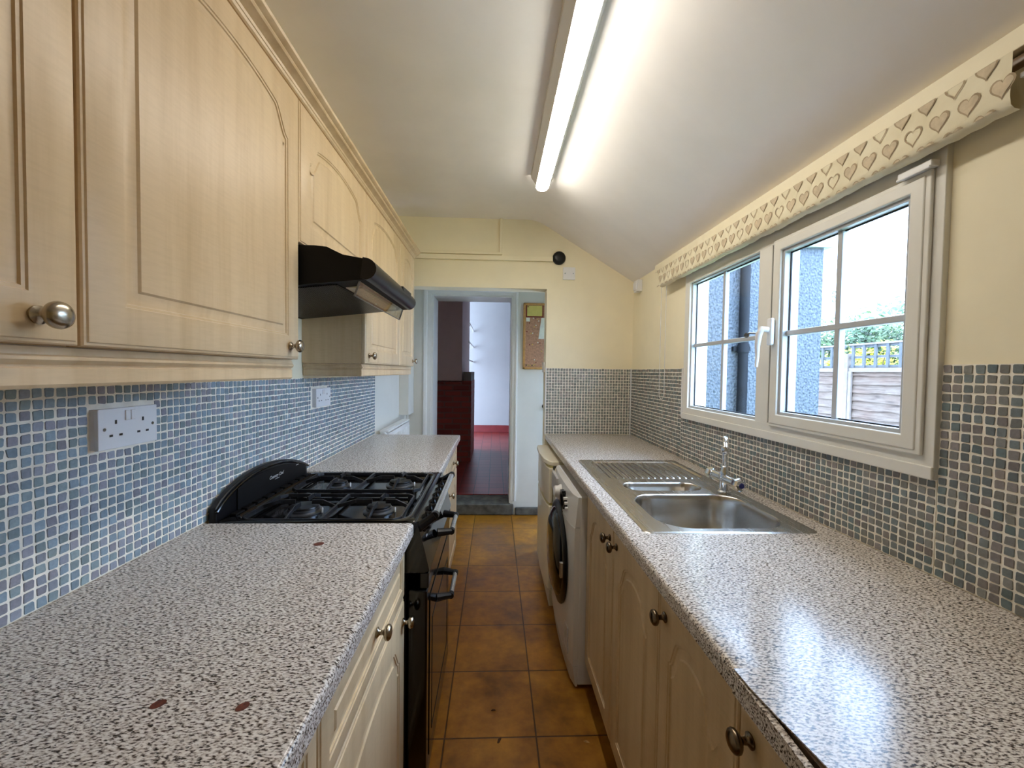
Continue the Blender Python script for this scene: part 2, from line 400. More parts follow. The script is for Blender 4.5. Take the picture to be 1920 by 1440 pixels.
for z in (2.15, 1.83, 1.53):
    tag(link_mesh('alcove_shelf', box(-.446, -.428, 6.9, 8.39, z-.012, z+.012), 'trim_white', bev=.002),
        {2.15: 'white alcove shelf end beyond the chimney, top one of three', 1.83: 'white alcove shelf end beyond the chimney, middle one', 1.53: 'white alcove shelf end beyond the chimney, lowest of three'}[z], 'shelf', 'alcove shelves beside the chimney')

# lobby items: boxed pipes, radiator, switch, hook
pb = box(XL, -.748, 3.62, 3.849, .955, 2.22)
tag(link_mesh('pipe_boxing', pb, 'hall_white', bev=.003), 'tall off-white pipe boxing in the corner above the radiator', 'boxing')
rd = thing('radiator', 'white panel radiator on the left wall beyond the worktop', 'radiator', (-.78, 3.28, .15))
p = MB().box(-.80, -.775, 2.92, 3.63, .16, .91)
p.box(-.757, -.742, 2.92, 3.63, .16, .90)
for i in range(20): p.box(-.742, -.737, 2.94+i*.0345, 2.955+i*.0345, .19, .87)
link_mesh('panel', p, 'radiator_white', rd, bev=.003)
g = MB().box(-.803, -.742, 2.915, 3.635, .908, .922)
for i in range(30): g.box(-.797, -.760, 2.925+i*.0235, 2.929+i*.0235, .922, .925)
link_mesh('top_grille', g, 'radiator_white', rd, bev=.002)
link_mesh('end_cap', MB().lathe([(.012, 0), (.015, .002), (.015, .012), (.008, .016)], (-.765, 2.915, .895), (0, -1, 0)), 'white_plastic', rd)
link_mesh('pipe', MB().tube([(-.79, 3.66, 0), (-.79, 3.66, .955)], .0075).tube([(-.77, 3.69, .0), (-.77, 3.69, .955)], .0075), 'trim_white', rd)
for y_ in (3.0, 3.5): link_mesh('wall_bracket', MB().box(XL+.001, -.80, y_, y_+.03, .3, .8), 'radiator_white', rd)
sw = thing('light_switch', 'small white switch on the edge of the opening beside the tiles', 'switch', (.35, 3.02, 1.40))
link_mesh('switch_plate', box(.352, .3635, 2.985, 3.06, 1.345, 1.42), 'white_plastic', sw, bev=.002)
link_mesh('rocker', box(.348, .353, 3.013, 3.030, 1.37, 1.395), 'white_plastic', sw, bev=.001)
hk = thing('coat_hook', 'small dark knob on the lobby wall below the pinboard', 'hook', (.475, 3.85, 1.0))
link_mesh('hook_knob', MB().lathe([(.006, 0), (.006, .02), (.018, .03), (.022, .045), (.012, .055), (.002, .057)], (.462, 3.85, 1.03), (0, -1, 0)), 'black_satin', hk)
# pin board
pbd = thing('pinboard', 'wood-framed cork pinboard hung on the wall beyond the opening', 'pinboard', (.42, 3.85, 1.37))
bx0, bx1, bz0, bz1 = .257, .657, 1.372, 1.985
link_mesh('cork_panel', box(bx0+.01, bx1-.01, 3.835, 3.85, bz0+.01, bz1-.01), 'cork', pbd)
f = MB().box(bx0, bx0+.022, 3.825, 3.85, bz0, bz1).box(bx1-.022, bx1, 3.825, 3.85, bz0, bz1).box(bx0, bx1, 3.825, 3.85, bz0, bz0+.02).box(bx0, bx1, 3.825, 3.85, bz1-.02, bz1)
link_mesh('frame', f, 'board_wood', pbd, bev=.003)
tag(link_mesh('card', box(.292, .432, 3.831, 3.833, 1.865, 1.962), 'paper_yellow'), 'yellow card pinned at the top of the pinboard', 'card')
tag(link_mesh('card_backing', box(.280, .444, 3.8335, 3.8348, 1.853, 1.972), 'pin_red'), 'dark red backing sheet behind the yellow card', 'backing sheet')
pw = MB().prism([(.40, 1.655), (.50, 1.655), (.52, 1.85), (.425, 1.85)], 'y', 3.831, 3.833)
tag(link_mesh('notice', pw, 'paper_white'), 'white slanted notice at the right side of the pinboard', 'notice')
tag(link_mesh('note', box(.284, .318, 3.8325, 3.834, 1.815, 1.85), 'paper_white'), 'tiny white note under the yellow card on the pinboard', 'note')
pins = [(.30, 1.95), (.425, 1.872), (.35, 1.845), (.37, 1.842), (.39, 1.838), (.40, 1.82), (.315, 1.80), (.36, 1.765), (.375, 1.78), (.292, 1.72), (.33, 1.705), (.345, 1.706), (.318, 1.60), (.345, 1.602),
        (.395, 1.62), (.415, 1.617), (.43, 1.54), (.365, 1.46), (.38, 1.435), (.37, 1.415), (.29, 1.41), (.305, 1.408), (.325, 1.409), (.345, 1.408), (.355, 1.41), (.48, 1.84), (.465, 1.67)]
for k, (x, z) in enumerate(pins):
    o = link_mesh('drawing_pin', MB().lathe([(.0012, 0), (.0012, .004), (.0055, .006), (.0055, .009), (.002, .0105)], (x, 3.8345 if k not in (0, 1, 25, 26) else 3.831, z), (0, -1, 0), 10), ['pin_red', 'pin_brass', 'paper_white'][k % 3] if k < 20 else ['paper_yellow', 'pin_brass', 'display_black'][k % 3])
    tag(o, ['dark red drawing pin stuck in the pinboard', 'brass drawing pin stuck in the pinboard', 'white drawing pin stuck in the pinboard'][k % 3] if k < 20 else 'pin in the row along the bottom or on the notice of the pinboard', 'drawing pin', 'red pins' if k % 3 == 0 and k < 20 else 'brass pins' if k % 3 == 1 and k < 20 else 'white pins' if k < 20 else 'pins in the pinboard bottom row')

# ------------------------------------------------------------ mosaic tiling
P = .0203
def mosaic(name, u0, u1, v0, v1, place, pal, holes=(), seed=1, label='', group=None):
    """place(u, v, h) -> world point; u runs along the wall, v is height, h is the proud height"""
    rnd = random.Random(seed); mb = MB(); cols = []
    g = MB(); g.add([place(u0, v0, .0016), place(u1, v0, .0016), place(u1, v1, .0016), place(u0, v1, .0016), place(u0, v0, 0), place(u1, v0, 0), place(u1, v1, 0), place(u0, v1, 0)],
          [(0, 1, 2, 3), (7, 6, 5, 4), (0, 4, 5, 1), (1, 5, 6, 2), (2, 6, 7, 3), (3, 7, 4, 0)])
    nu = int((u1-u0)/P+.5); nv = int((v1-v0)/P+.5); pu = (u1-u0)/nu; pv = (v1-v0)/nv
    for i in range(nu):
        for k in range(nv):
            cu = u0+(i+.5)*pu+rnd.gauss(0, .0004); cv = v0+(k+.5)*pv+rnd.gauss(0, .0004)
            if i % 14 == 0: cu += .0008
            if any(a0 < cu < a1 and b0 < cv < b1 for a0, a1, b0, b1 in holes): continue
            hu = pu*.5-.0017-abs(rnd.gauss(0, .0003)); hv = pv*.5-.0015-abs(rnd.gauss(0, .0003))
            c = .0017; ring = []
            for (sx, sy) in ((1, 1), (-1, 1), (-1, -1), (1, -1)):
                jx, jy = rnd.gauss(0, .0005), rnd.gauss(0, .0005); cc = c*rnd.uniform(.4, 1.3)
                p1 = (sx*hu+jx, sy*(hv-cc)+jy); p2 = (sx*(hu-cc)+jx, sy*hv+jy)
                ring += [p1, p2] if sx*sy > 0 else [p2, p1]
            o = len(mb.v); h = .0030+rnd.uniform(-.0003, .0005); tx, ty = rnd.gauss(0, .018), rnd.gauss(0, .018)
            for (a, b) in ring: mb.v.append(place(cu+a, cv+b, .001))
            for (a, b) in ring: mb.v.append(place(cu+a*.93, cv+b*.93, h+tx*a+ty*b))
            mb.f.append(tuple(range(o+8, o+16))); mb.m.append(0)
            for q in range(8): mb.f.append((o+q, o+(q+1) % 8, o+8+(q+1) % 8, o+8+q)); mb.m.append(0)
            b = rnd.choices(pal, weights=[p_[1] for p_ in pal])[0][0]; s_ = rnd.uniform(.91, 1.09)
            cl = srgb(*[min(255, c_*s_) for c_ in b]); cols += [cl]*9
    root = thing(name, label, 'tiling', place((u0+u1)/2, v0, 0), group=group)
    o = link_mesh('mosaic_tiles', mb, 'mosaic_glaze', root, smooth=0); o['kind'] = 'stuff'
    at = o.data.color_attributes.new('tint', 'FLOAT_COLOR', 'CORNER')
    buf = []
    for pl, cl in zip(o.data.polygons, cols): buf += list(cl)*pl.loop_total
    at.data.foreach_set('color', buf)
    gm = link_mesh('grout', g, 'grout_white', root, smooth=0)
    return root
palL = [((134, 152, 164), 4), ((144, 150, 162), 2), ((132, 148, 152), 2), ((142, 142, 152), 1)]
palR = [((124, 124, 120), 3), ((110, 118, 120), 3), ((130, 124, 122), 2), ((104, 118, 120), 1)]
mosaic('mosaic_splashback', -.45, 2.885, ZW+.002, 1.306, lambda u, v, h: (XL+.0006+h, u, v), palL, holes=[(.868, 1.027, 1.166, 1.262), (1.895, 2.075, 1.166, 1.262)], seed=3, label='blue-grey mosaic tiling on the left wall under the wall cabinets')
mosaic('mosaic_splashback', WY1+.035, YF, ZW+.002, 1.376, lambda u, v, h: (XR-.0006-h, u, v), palR, seed=4, label='mosaic tiling on the right wall between the window and far corner')
mosaic('mosaic_splashback', WY0+.002, WY1+.035, ZW+.002, WZ0, lambda u, v, h: (XR-.0006-h, u, v), palR, seed=5, label='low strip of mosaic tiling directly under the window')
mosaic('mosaic_splashback', .1, WY0, ZW+.002, 1.376, lambda u, v, h: (XR-.0006-h, u, v), palR, seed=6, label='nearest mosaic tiling on the right wall, right of the window')
mosaic('mosaic_splashback', OX+.004, XR-.003, ZW+.002, 1.376, lambda u, v, h: (u, YF-.0006-h, v), [((136, 138, 132), 3), ((126, 132, 128), 3), ((142, 138, 134), 2)], seed=8, label='square of mosaic tiling on the far end wall above the worktop')
struct('trim_1', MB().box(XR-.007, XR+.001, WY1+.022, WY1+.034, 1.12, 1.378), 'white_plastic', bev=.001)
struct('trim_2', MB().box(OX-.002, OX+.004, YF-.007, YF+.001, .9, 1.38).box(XR-.012, XR-.004, YF-.008, YF, .9, 1.38), 'white_plastic', bev=.001)

# ------------------------------------------------------------ door, drawer and knob builders (local: x width, -y front, z up)
T = .018
def arch_outline(w, h, st, arch=True):
    a = w/2-st; zb = st; zt = h-st
    if not arch:
        return [(-a, zb), (a, zb), (a, zt), (-a, zt)]
    zs = zt-.085; pts = [(-a, zb), (a, zb)]
    rise = .062; run = min(.05, a*.3)
    right = [(a, zs), (a-.004, zs+.001)]
    for i in range(1, 9):
        t = i/8; s_ = t*t*(3-2*t); right.append((a-.006-run*t, zs+rise*(.55*t+.45*s_)))
    x1, z1 = right[-1]
    for i in range(1, 14):
        t = i/14; x = x1*(1-t); right.append((x, z1+(zt-z1)*(1-(x/x1)**2)))
    left = [(-x, z) for x, z in right[::-1]]
    return pts+right+[(0, zt)]+left
def offset_poly(pts, d):
    n = len(pts); out = []
    for i in range(n):
        p0, p, p1 = Vector(pts[i-1]), Vector(pts[i]), Vector(pts[(i+1) % n])
        a = (p-p0).normalized(); b = (p1-p).normalized()
        na, nb = Vector((-a.y, a.x)), Vector((-b.y, b.x)); m = (na+nb)
        m = m/max(.35, (1+na.dot(nb))); out.append((p.x+m.x*d, p.y+m.y*d))
    return out
def panel_slab(w, h, st=.062, arch=True, panel=True):
    mb = MB()
    rect = [(-w/2, 0), (w/2, 0), (w/2, h), (-w/2, h)]
    def ring(pts, y): return [(x, y, z) for x, z in pts]
    loops = [(offset_poly(rect, o), y) for o, y in ((0, 0), (0, -T+.006), (.002, -T+.0035), (.005, -T+.003), (.0065, -T+.0008), (.009, -T))]
    for i in range(len(loops)-1):
        A, B = ring(*loops[i]), ring(*loops[i+1]); mb.add(A+B, [(k, (k+1) % 4, 4+(k+1) % 4, 4+k) for k in range(4)])
    mb.add(ring(rect, 0), [(0, 3, 2, 1)])
    inner = loops[-1][0]
    if not panel:
        mb.add(ring(inner, -T), [(0, 1, 2, 3)])
    else:
        ol = arch_outline(w, h, st, arch)
        outer3 = [Vector((x, z, 0)) for x, z in inner]; hole3 = [Vector((x, z, 0)) for x, z in ol[::-1]]
        tris = tessellate_polygon([outer3, hole3]); allp = [(v.x, -T, v.y) for v in outer3+hole3]
        mb.add(allp, tris)
        prof = [(0, 0), (.0015, .0022), (.0055, .0026), (.007, .0055), (.010, .0062), (.0255, .0030), (.0275, .0012), (.029, 0)]
        if min(w, h)-2*st < .07:
            prof = [(0, 0), (.0015, .0022), (.004, .0026), (.006, .0045), (.014, .002), (.016, 0)]
        n = len(ol)
        for i in range(len(prof)-1):
            A = ring(offset_poly(ol, prof[i][0]), -T+prof[i][1]); B = ring(offset_poly(ol, prof[i+1][0]), -T+prof[i+1][1])
            mb.add(A+B, [(k, (k+1) % n, n+(k+1) % n, n+k) for k in range(n)])
        last = offset_poly(ol, prof[-1][0]); mb.add(ring(last, -T), tessellate_polygon([[Vector((x, z, 0)) for x, z in last]]))
    # weld
    import bmesh
    me = bpy.data.meshes.new('tmp'); me.from_pydata(mb.v, [], mb.f); b = bmesh.new(); b.from_mesh(me)
    bmesh.ops.remove_doubles(b, verts=b.verts, dist=1e-5); b.to_mesh(me); b.free()
    out = MB(); out.v = [tuple(v.co) for v in me.vertices]; out.f = [tuple(p_.vertices) for p_ in me.polygons]; out.m = [0]*len(out.f)
    bpy.data.meshes.remove(me); return out
KN = [(.0105, 0), (.0115, .001), (.0115, .003), (.0085, .005), (.0055, .008), (.005, .014), (.0075, .0175), (.0135, .0195), (.0165, .0225), (.0172, .026), (.0160, .0295), (.012, .0325), (.006, .034), (.0005, .0344)]
def knob(parent, x, y, z, mat='satin_nickel'):
    mb = MB().lathe(KN, (x, y, z), (0, -1, 0), 28)
    return link_mesh('knob', mb, mat, parent, smooth=50)
def shift(mb, x, y, z): mb.v = [(a+x, b+y, c+z) for a, b, c in mb.v]; return mb

def cabinet(name, label, loc, rot, w, depth, h, fronts, group, door_mat='maple', kz=0, knob_mat='satin_nickel', carcass_back=0):
    """local origin: front-left-bottom of the carcass front plane; depth runs to +y"""
    t = thing(name, label, 'cabinet', loc, rot, group)
    c = MB().box(.001, w-.001, 0.0005, depth, kz, h)
    link_mesh('carcass', c, 'maple_panel', t, bev=.001)
    if kz > 0: tag(link_mesh('plinth', MB().box(.001, w-.001, .035, .05, 0, kz-.001), 'plinth_brown', t), 'dark brown plinth')
    for (kind, x0, x1, z0, z1, arch, kx, kzz) in fronts:
        g = .0015
        st = .062 if kind == 'door' else .036
        if x1-x0 < .33: st = .05
        s_ = shift(panel_slab(x1-x0-2*g, z1-z0-2*g, st, arch), (x0+x1)/2, -.0015, z0+g)
        d = link_mesh('door' if kind == 'door' else 'drawer', s_, door_mat, t, smooth=28)
        if kx is not None: knob(d, kx, -T-.0015, kzz, knob_mat)
    return t
# wall cabinets on the left: front plane x=-.557 ; carcass plane x=-.575
RL, RR = pi/2, -pi/2
CX = -.557-T-.0015; WB, WT = 1.372, 2.106
gw = 'maple wall cabinets on the left'
def wallcab(y0, y1, label, z0=WB, arch=True, kside=None, extra=None):
    w = y1-y0; fr_ = []
    kx = None
    if kside == 'far': kx = w-.055
    if kside == 'near': kx = .04
    fr_.append(('door', 0, w, z0-z0, WT-z0, arch, kx, .036 if kx is not None else None))
    t = cabinet('wall_cabinet', label, (CX, y0, z0), RL, w, CX-XL-.001, WT-z0, fr_, gw)
    return t
wallcab(-.02, .582, 'pale maple wall cabinet at the left edge, nearest the camera', kside='far')
wallcab(.584, 1.203, 'large pale maple wall cabinet left of the black hood', kside='far')
wallcab(1.205, 1.805, 'short maple wall cabinet directly above the black hood', z0=1.705)
wallcab(1.807, 2.437, 'maple wall cabinet just beyond the black hood', kside='near')
wallcab(2.439, 2.862, 'narrow maple wall cabinet, farthest of the wall run', kside='far')
# cornice and light pelmet (profiles in x,z extruded along y)
def molding(name, prof, y0, y1, label, cat, mat='maple', group=None):
    return tag(link_mesh(name, MB().prism(prof, 'y', y0, y1), mat, smooth=25), label, cat, group)
c0 = -.560
cp = [(XL+.001, WT+.001), (c0, WT+.001), (c0+.004, WT+.004), (c0+.006, WT+.010), (c0+.008, WT+.011), (c0+.010, WT+.017), (c0+.018, WT+.022), (c0+.028, WT+.026), (c0+.031, WT+.030),
      (c0+.031, WT+.033), (c0+.038, WT+.036), (c0+.043, WT+.040), (c0+.045, WT+.046), (c0+.043, WT+.050), (c0+.038, WT+.052), (c0-.02, WT+.053), (XL+.001, WT+.053)]
molding('cornice', cp, -.02, 2.868, 'stepped maple cornice running along the top of the wall cabinets', 'cornice')
def pelm(x): return [(x-.018, 1.318), (x-.003, 1.3175), (x, 1.322), (x, 1.343), (x-.003, 1.3445), (x-.003, 1.3475), (x+.001, 1.350), (x+.004, 1.354), (x+.004, 1.358), (x+.001, 1.3605), (x+.001, 1.3635), (x-.002, 1.3705), (x-.018, 1.3705)]
molding('light_pelmet', pelm(-.577), -.02, 1.20, 'maple light pelmet under the two near wall cabinets', 'pelmet', group=None)
lp = thing('light_pelmet', 'maple light pelmet under the far wall cabinets beyond the hood', 'pelmet', (-.6, 2.3, 1.318))
link_mesh('pelmet_front', MB().prism(pelm(-.577), 'y', 1.812, 2.86), 'maple', lp, smooth=25)
link_mesh('pelmet_return', MB().prism([(1.812+(.001-(p_[0]+.576)), p_[1]) for p_ in pelm(-.577)], 'x', XL+.004, -.578), 'maple', lp, smooth=25)

# ------------------------------------------------------------ base units and worktops
BX = -.255-T-.0015; BH = .86
gb = 'maple base units'
def base_fronts(w, drawer=True, split=.683, kd='far', arch=True, drawer_knob=True):
    L = []
    if drawer:
        L.append(('drawer', 0, w, split+.002, .848, False, w/2 if drawer_knob else None, (split+.848)/2))
        L.append(('door', 0, w, .13, split-.002, arch, {'far': w-.035, 'near': .04, None: None}[kd], split-.055))
    else: L.append(('door', 0, w, .13, .848, arch, {'far': w-.035, 'near': .035, None: None}[kd], .80))
    return L
D0 = BX-XL-.02
cabinet('base_cabinet', 'maple base unit with drawer and door beside the cooker, near side', (BX, .612, 0), RL, .590, D0, BH, base_fronts(.590), gb, kz=.12)
cabinet('base_cabinet', 'maple base unit at the bottom left corner under the near worktop', (BX, .008, 0), RL, .602, D0, BH, base_fronts(.602), gb, kz=.12)
cabinet('base_cabinet', 'maple drawer unit just beyond the cooker on the left', (BX, 1.822, 0), RL, .50, D0, BH, base_fronts(.50, kd=None, drawer_knob=False), gb, kz=.12)
cabinet('base_cabinet', 'last maple base unit on the left before the doorway', (BX, 2.324, 0), RL, .53, D0, BH, base_fronts(.53, kd='near'), gb, kz=.12)
RX = .39+T+.0015
def rcab(y_far, y_near, label, kd, group=gb, fronts=None):
    w = y_far-y_near
    return cabinet('base_cabinet', label, (RX, y_far, 0), RR, w, XR-RX-.02, .70 if fronts else BH, fronts or base_fronts(w, False, kd=kd), group, kz=.12, knob_mat='dark_nickel')
rcab(1.684, .932, 'wide two-door maple sink unit beside the washing machine', None, fronts=[('door', 0, .381, .13, .848, True, .345, .80), ('door', .383, .752, .13, .848, True, .42, .80)])
rcab(.930, .622, 'narrow arched maple base unit between sink unit and the nearest unit', 'near0' if 0 else 'near')
rcab(.620, .02, 'maple base unit at the bottom right under the peeling worktop edge', 'near')

def bull(x_front, x_wall, z0=.862, z1=ZW, sgn=1):
    """rounded front edge; sgn=+1: front faces +x"""
    r = .010; pts = [(x_wall, z0), (x_front-sgn*.004, z0), (x_front, z0+.004)]
    for i in range(7):
        a = i/6*pi/2; pts.append((x_front-sgn*r*(1-cos(a)), z1-r+r*sin(a)))
    pts.append((x_wall, z1)); return pts
def chip(parent, x, y, rot, r=.011):
    mb = MB(); n = 14
    vs = [(x+r*cos(rot)*cos(2*pi*i/n)-r*.8*sin(rot)*sin(2*pi*i/n), y+r*sin(rot)*cos(2*pi*i/n)+r*.8*cos(rot)*sin(2*pi*i/n), ZW+.0006) for i in range(n)]
    vs += [(a, b, ZW-.001) for a, b, c in vs]
    mb.add(vs, [tuple(range(n)), tuple(range(n, 2*n))[::-1]]+[(i, n+i, n+(i+1) % n, (i+1) % n) for i in range(n)])
    tag(link_mesh('chip_mark', mb, 'chip_brown', parent), 'brown chip in the laminate')
wl = link_mesh('worktop', MB().prism(bull(-.232, XL+.001), 'y', -.45, 1.203), 'worktop', smooth=30); tag(wl, 'near left speckled grey worktop with small brown chips', 'worktop')
for a in ((-.444, 1.06, .5, .013), (-.44, .552, .7, .009), (-.327, .545, .9, .0085)): chip(wl, *a)
tag(link_mesh('worktop', MB().prism(bull(-.236, XL+.001), 'y', 1.817, 2.876), 'worktop', smooth=30), 'far left speckled grey worktop beyond the cooker', 'worktop')
# right worktop with sink cut-out and delaminated front near the camera
SX0, SX1, SY0, SY1 = .425, .930, 1.118, 2.075
CXo = (SX0+.012, SX1-.012, SY0+.012, SY1-.012)
rw = MB(); xf = .368
rw.prism(bull(xf, CXo[0], sgn=-1), 'y', .60, YF-.001)
rw.box(CXo[1], XR-.001, .60, YF-.001, .862, ZW).box(CXo[0], CXo[1], .60, CXo[2], .862, ZW).box(CXo[0], CXo[1], CXo[3], YF-.001, .862, ZW)
wr_ = link_mesh('worktop', rw, 'worktop', smooth=30); tag(wr_, 'long speckled grey worktop on the right with inset steel sink', 'worktop')
# near stretch: core, front strip and lifted top skin
core = MB().box(.3795, XR-.001, -.3, .60, .864, .897)
tag(link_mesh('exposed_core', core, 'core_board', wr_), 'dark exposed chipboard core where the laminate has split')
sk = MB(); n = 22; top = []
for i in range(n+1):
    y = .60-.9*i/n; t_ = min(1, i/6); x = .3690+.024*t_*t_*(3-2*t_)*(1-.15*i/n)
    top.append((x, y))
vs = [(x, y, ZW) for x, y in top]+[(XR-.001, y, ZW) for x, y in top]+[(x, y, ZW-.0022) for x, y in top]+[(XR-.001, y, ZW-.0022) for x, y in top]
k = n+1
fs = [(i, i+1, k+i+1, k+i) for i in range(n)]+[(2*k+i, 3*k+i, 3*k+i+1, 2*k+i+1) for i in range(n)]+[(i, 2*k+i, 2*k+i+1, i+1) for i in range(n)]+[(n, 2*k+n, 3*k+n, k+n), (0, k, 3*k, 2*k)]
link_mesh('top_skin', MB().add(vs, fs), 'worktop', wr_, smooth=0)
stp = MB(); q = []
for i in range(n+1):
    y = .60-.9*i/n; t_ = min(1, i/5); q.append((xf-.001*t_, y, .8965-.006*t_))
vs = []
for x, y, z in q: vs += [(x, y, .862), (x+.009, y, .862), (x+.009, y, z), (x, y, z-.001)]
fs = [(0, 1, 2, 3), (4*n, 4*n+3, 4*n+2, 4*n+1)]
for i in range(n): fs += [(4*i+j_, 4*i+(j_+1) % 4, 4*i+4+(j_+1) % 4, 4*i+4+j_) for j_ in range(4)]
tag(link_mesh('front_strip', MB().add(vs, fs), 'worktop', wr_, smooth=0), 'loose laminate edging strip')

# ------------------------------------------------------------ sink and tap
def rrect(x0, x1, y0, y1, r, n=8):
    P_ = []
    for (cx, cy, a0) in ((x1-r, y1-r, 0), (x0+r, y1-r, 90), (x0+r, y0+r, 180), (x1-r, y0+r, 270)):
        for i in range(n+1):
            a = radians(a0+90*i/n); P_.append((cx+r*cos(a), cy+r*sin(a)))
    return P_
def ringfaces(o1, o2, n): return [(o1+k, o1+(k+1) % n, o2+(k+1) % n, o2+k) for k in range(n)]
sink = thing('sink', 'stainless steel one-and-a-half bowl sink with grooved drainer under window', 'sink', ((SX0+SX1)/2, (SY0+SY1)/2, ZW))
SZ = ZW+.004
outer = rrect(SX0, SX1, SY0, SY1, .022)
bowl = rrect(.492, .885, 1.150, 1.488, .10, 10); small = rrect(.512, .815, 1.528, 1.650, .058, 10)
# bowl right-far corner is cut back for the tap
drain = rrect(.478, .905, 1.700, 2.040, .05, 8)
sm = MB(); no = len(outer)
r1 = [(x, y, ZW+.0005) for x, y in outer]; r2 = [(x, y, SZ) for x, y in offset_poly(outer, .006)]
r3 = [(x, y, SZ-.001) for x, y in offset_poly(outer, .014)]
sm.add(r1+r2+r3, ringfaces(0, no, no)+ringfaces(no, 2*no, no))
def tess(loops, z):
    L = [[Vector((x, y, 0)) for x, y in lp_] for lp_ in loops]; fl = [(v.x, v.y, z) for lp_ in L for v in lp_]; return fl, tessellate_polygon(L)
fl, ts = tess([offset_poly(outer, .014), bowl[::-1], small[::-1], drain[::-1]], SZ-.001); sm.add(fl, ts)
dl = offset_poly(drain, .008); nd = len(drain)
sm.add([(x, y, SZ-.001) for x, y in drain]+[(x, y, SZ-.006) for x, y in dl], ringfaces(0, nd, nd))
# drainer floor with grooves along y
NG = 15; gx0, gx1 = .488, .895
fl, ts = tess([dl], SZ-.006); sm.add(fl, ts)
for i in range(NG):
    x = gx0+.014+(gx1-gx0-.028)*i/(NG-1); w_ = .0042
    y0_, y1_ = 1.715+.01, 2.025-.012*abs(i-NG/2)/4
    sm.add([(x-w_, y0_, SZ-.006), (x-w_*.4, y0_+.006, SZ-.0022), (x+w_*.4, y0_+.006, SZ-.0022), (x+w_, y0_, SZ-.006), (x-w_, y1_, SZ-.006), (x-w_*.4, y1_-.006, SZ-.0022), (x+w_*.4, y1_-.006, SZ-.0022), (x+w_, y1_, SZ-.006)],
           [(0, 1, 5, 4), (1, 2, 6, 5), (2, 3, 7, 6), (0, 3, 2, 1), (4, 5, 6, 7)])
link_mesh('deck', sm, 'steel', sink, smooth=40)
def bowlmesh(loop, depth, name, drop_r=.03):
    mb = MB(); n_ = len(loop); rings = [(0, 0), (.002, -.0015), (.004, -.006), (.007, -.02), (.014, -depth*.6), (.020, -depth+drop_r), (.027, -depth+.012), (.040, -depth+.002), (.055, -depth)]
    for o_, z in rings: mb.v += [(x, y, SZ-.001+z) for x, y in offset_poly(loop, o_)]
    for i in range(len(rings)-1): mb.f += ringfaces(i*n_, (i+1)*n_, n_)
    mb.m = [0]*len(mb.f); last = mb.v[-n_:]
    mb.add(last, [tuple(range(n_))]); return link_mesh(name, mb, 'steel_bowl', sink, smooth=60)
bowlmesh(bowl, .15, 'main_bowl'); bowlmesh(small, .085, 'half_bowl', .02)
link_mesh('waste', MB().lathe([(.035, 0), (.035, .002), (.028, .003), (.026, .0015), (.001, .0015)], (.69, 1.32, SZ-.151), (0, 0, 1)), 'chrome', sink)
tap = thing('mixer_tap', 'chrome mixer tap with swan spout at the back of the sink', 'tap', (.868, 1.506, SZ))
tm = MB().lathe([(.024, 0), (.024, .006), (.019, .010), (.018, .045), (.020, .05)], (.868, 1.506, SZ), (0, 0, 1))
link_mesh('tap_base', tm, 'chrome', tap, smooth=40)
br = MB().tube([(.832, 1.455+.0, SZ+.046), (.868, 1.506, SZ+.048)], .012) if 0 else MB()
d_ = Vector((.03, -1, 0)).normalized()   # crossbar direction, along the wall
c_ = Vector((.868, 1.506, SZ+.052))
br.tube([c_-d_*.072, c_+d_*.072], .017, 20).lathe([(.017, 0), (.021, .012), (.014, .03), (.011, .045), (.014, .05)], c_, (0, 0, 1))
link_mesh('tap_body', br, 'chrome', tap, smooth=40)
for s_, dot in ((1, 'blue_dot'), (-1, 'pin_red')):
    hd = link_mesh('tap_handle', MB().lathe([(.016, 0), (.022, .003), (.024, .012), (.024, .026), (.019, .032), (.010, .034)], c_+d_*(.070*s_), d_*s_, 8), 'chrome', tap, smooth=20)
    link_mesh('indicator', MB().lathe([(.010, 0), (.009, .002), (.001, .0025)], c_+d_*((.070+.034)*s_), d_*s_, 16), dot, hd)
    q_ = c_+d_*(.075*s_); e_ = Vector((d_.y, -d_.x, 0))
sp = []
b0 = c_+Vector((0, 0, .05))
for i in range(17):
    t_ = i/16
    if t_ < .45: p_ = b0+Vector((0, 0, .065*t_/.45))
    else:
        a = (t_-.45)/.55*pi*.92; p_ = b0+Vector((0, 0, .065))+Vector((-.5, -.87, 0)).normalized()*(.062*(1-cos(a)))+Vector((0, 0, sin(a)*.045))
    sp.append(p_)
link_mesh('spout', MB().tube(sp, .0095, 14).lathe([(.0125, -.016), (.0135, -.014), (.0145, 0), (.012, .010)], sp[-1]+Vector((0, 0, .004)), (0, 0, 1), 16), 'chrome', tap, smooth=50)

# ------------------------------------------------------------ cooker
ck = thing('gas_cooker', 'black freestanding gas cooker between the two left worktops', 'cooker', (-.5, 1.51, 0))
CY0, CY1 = 1.209, 1.811
body = MB().box(-.80, -.256, CY0, CY1, .05, .872)
body.box(-.80, -.28, CY0+.02, CY1-.02, 0, .05)
link_mesh('body', body, 'black_satin', ck, bev=.004)
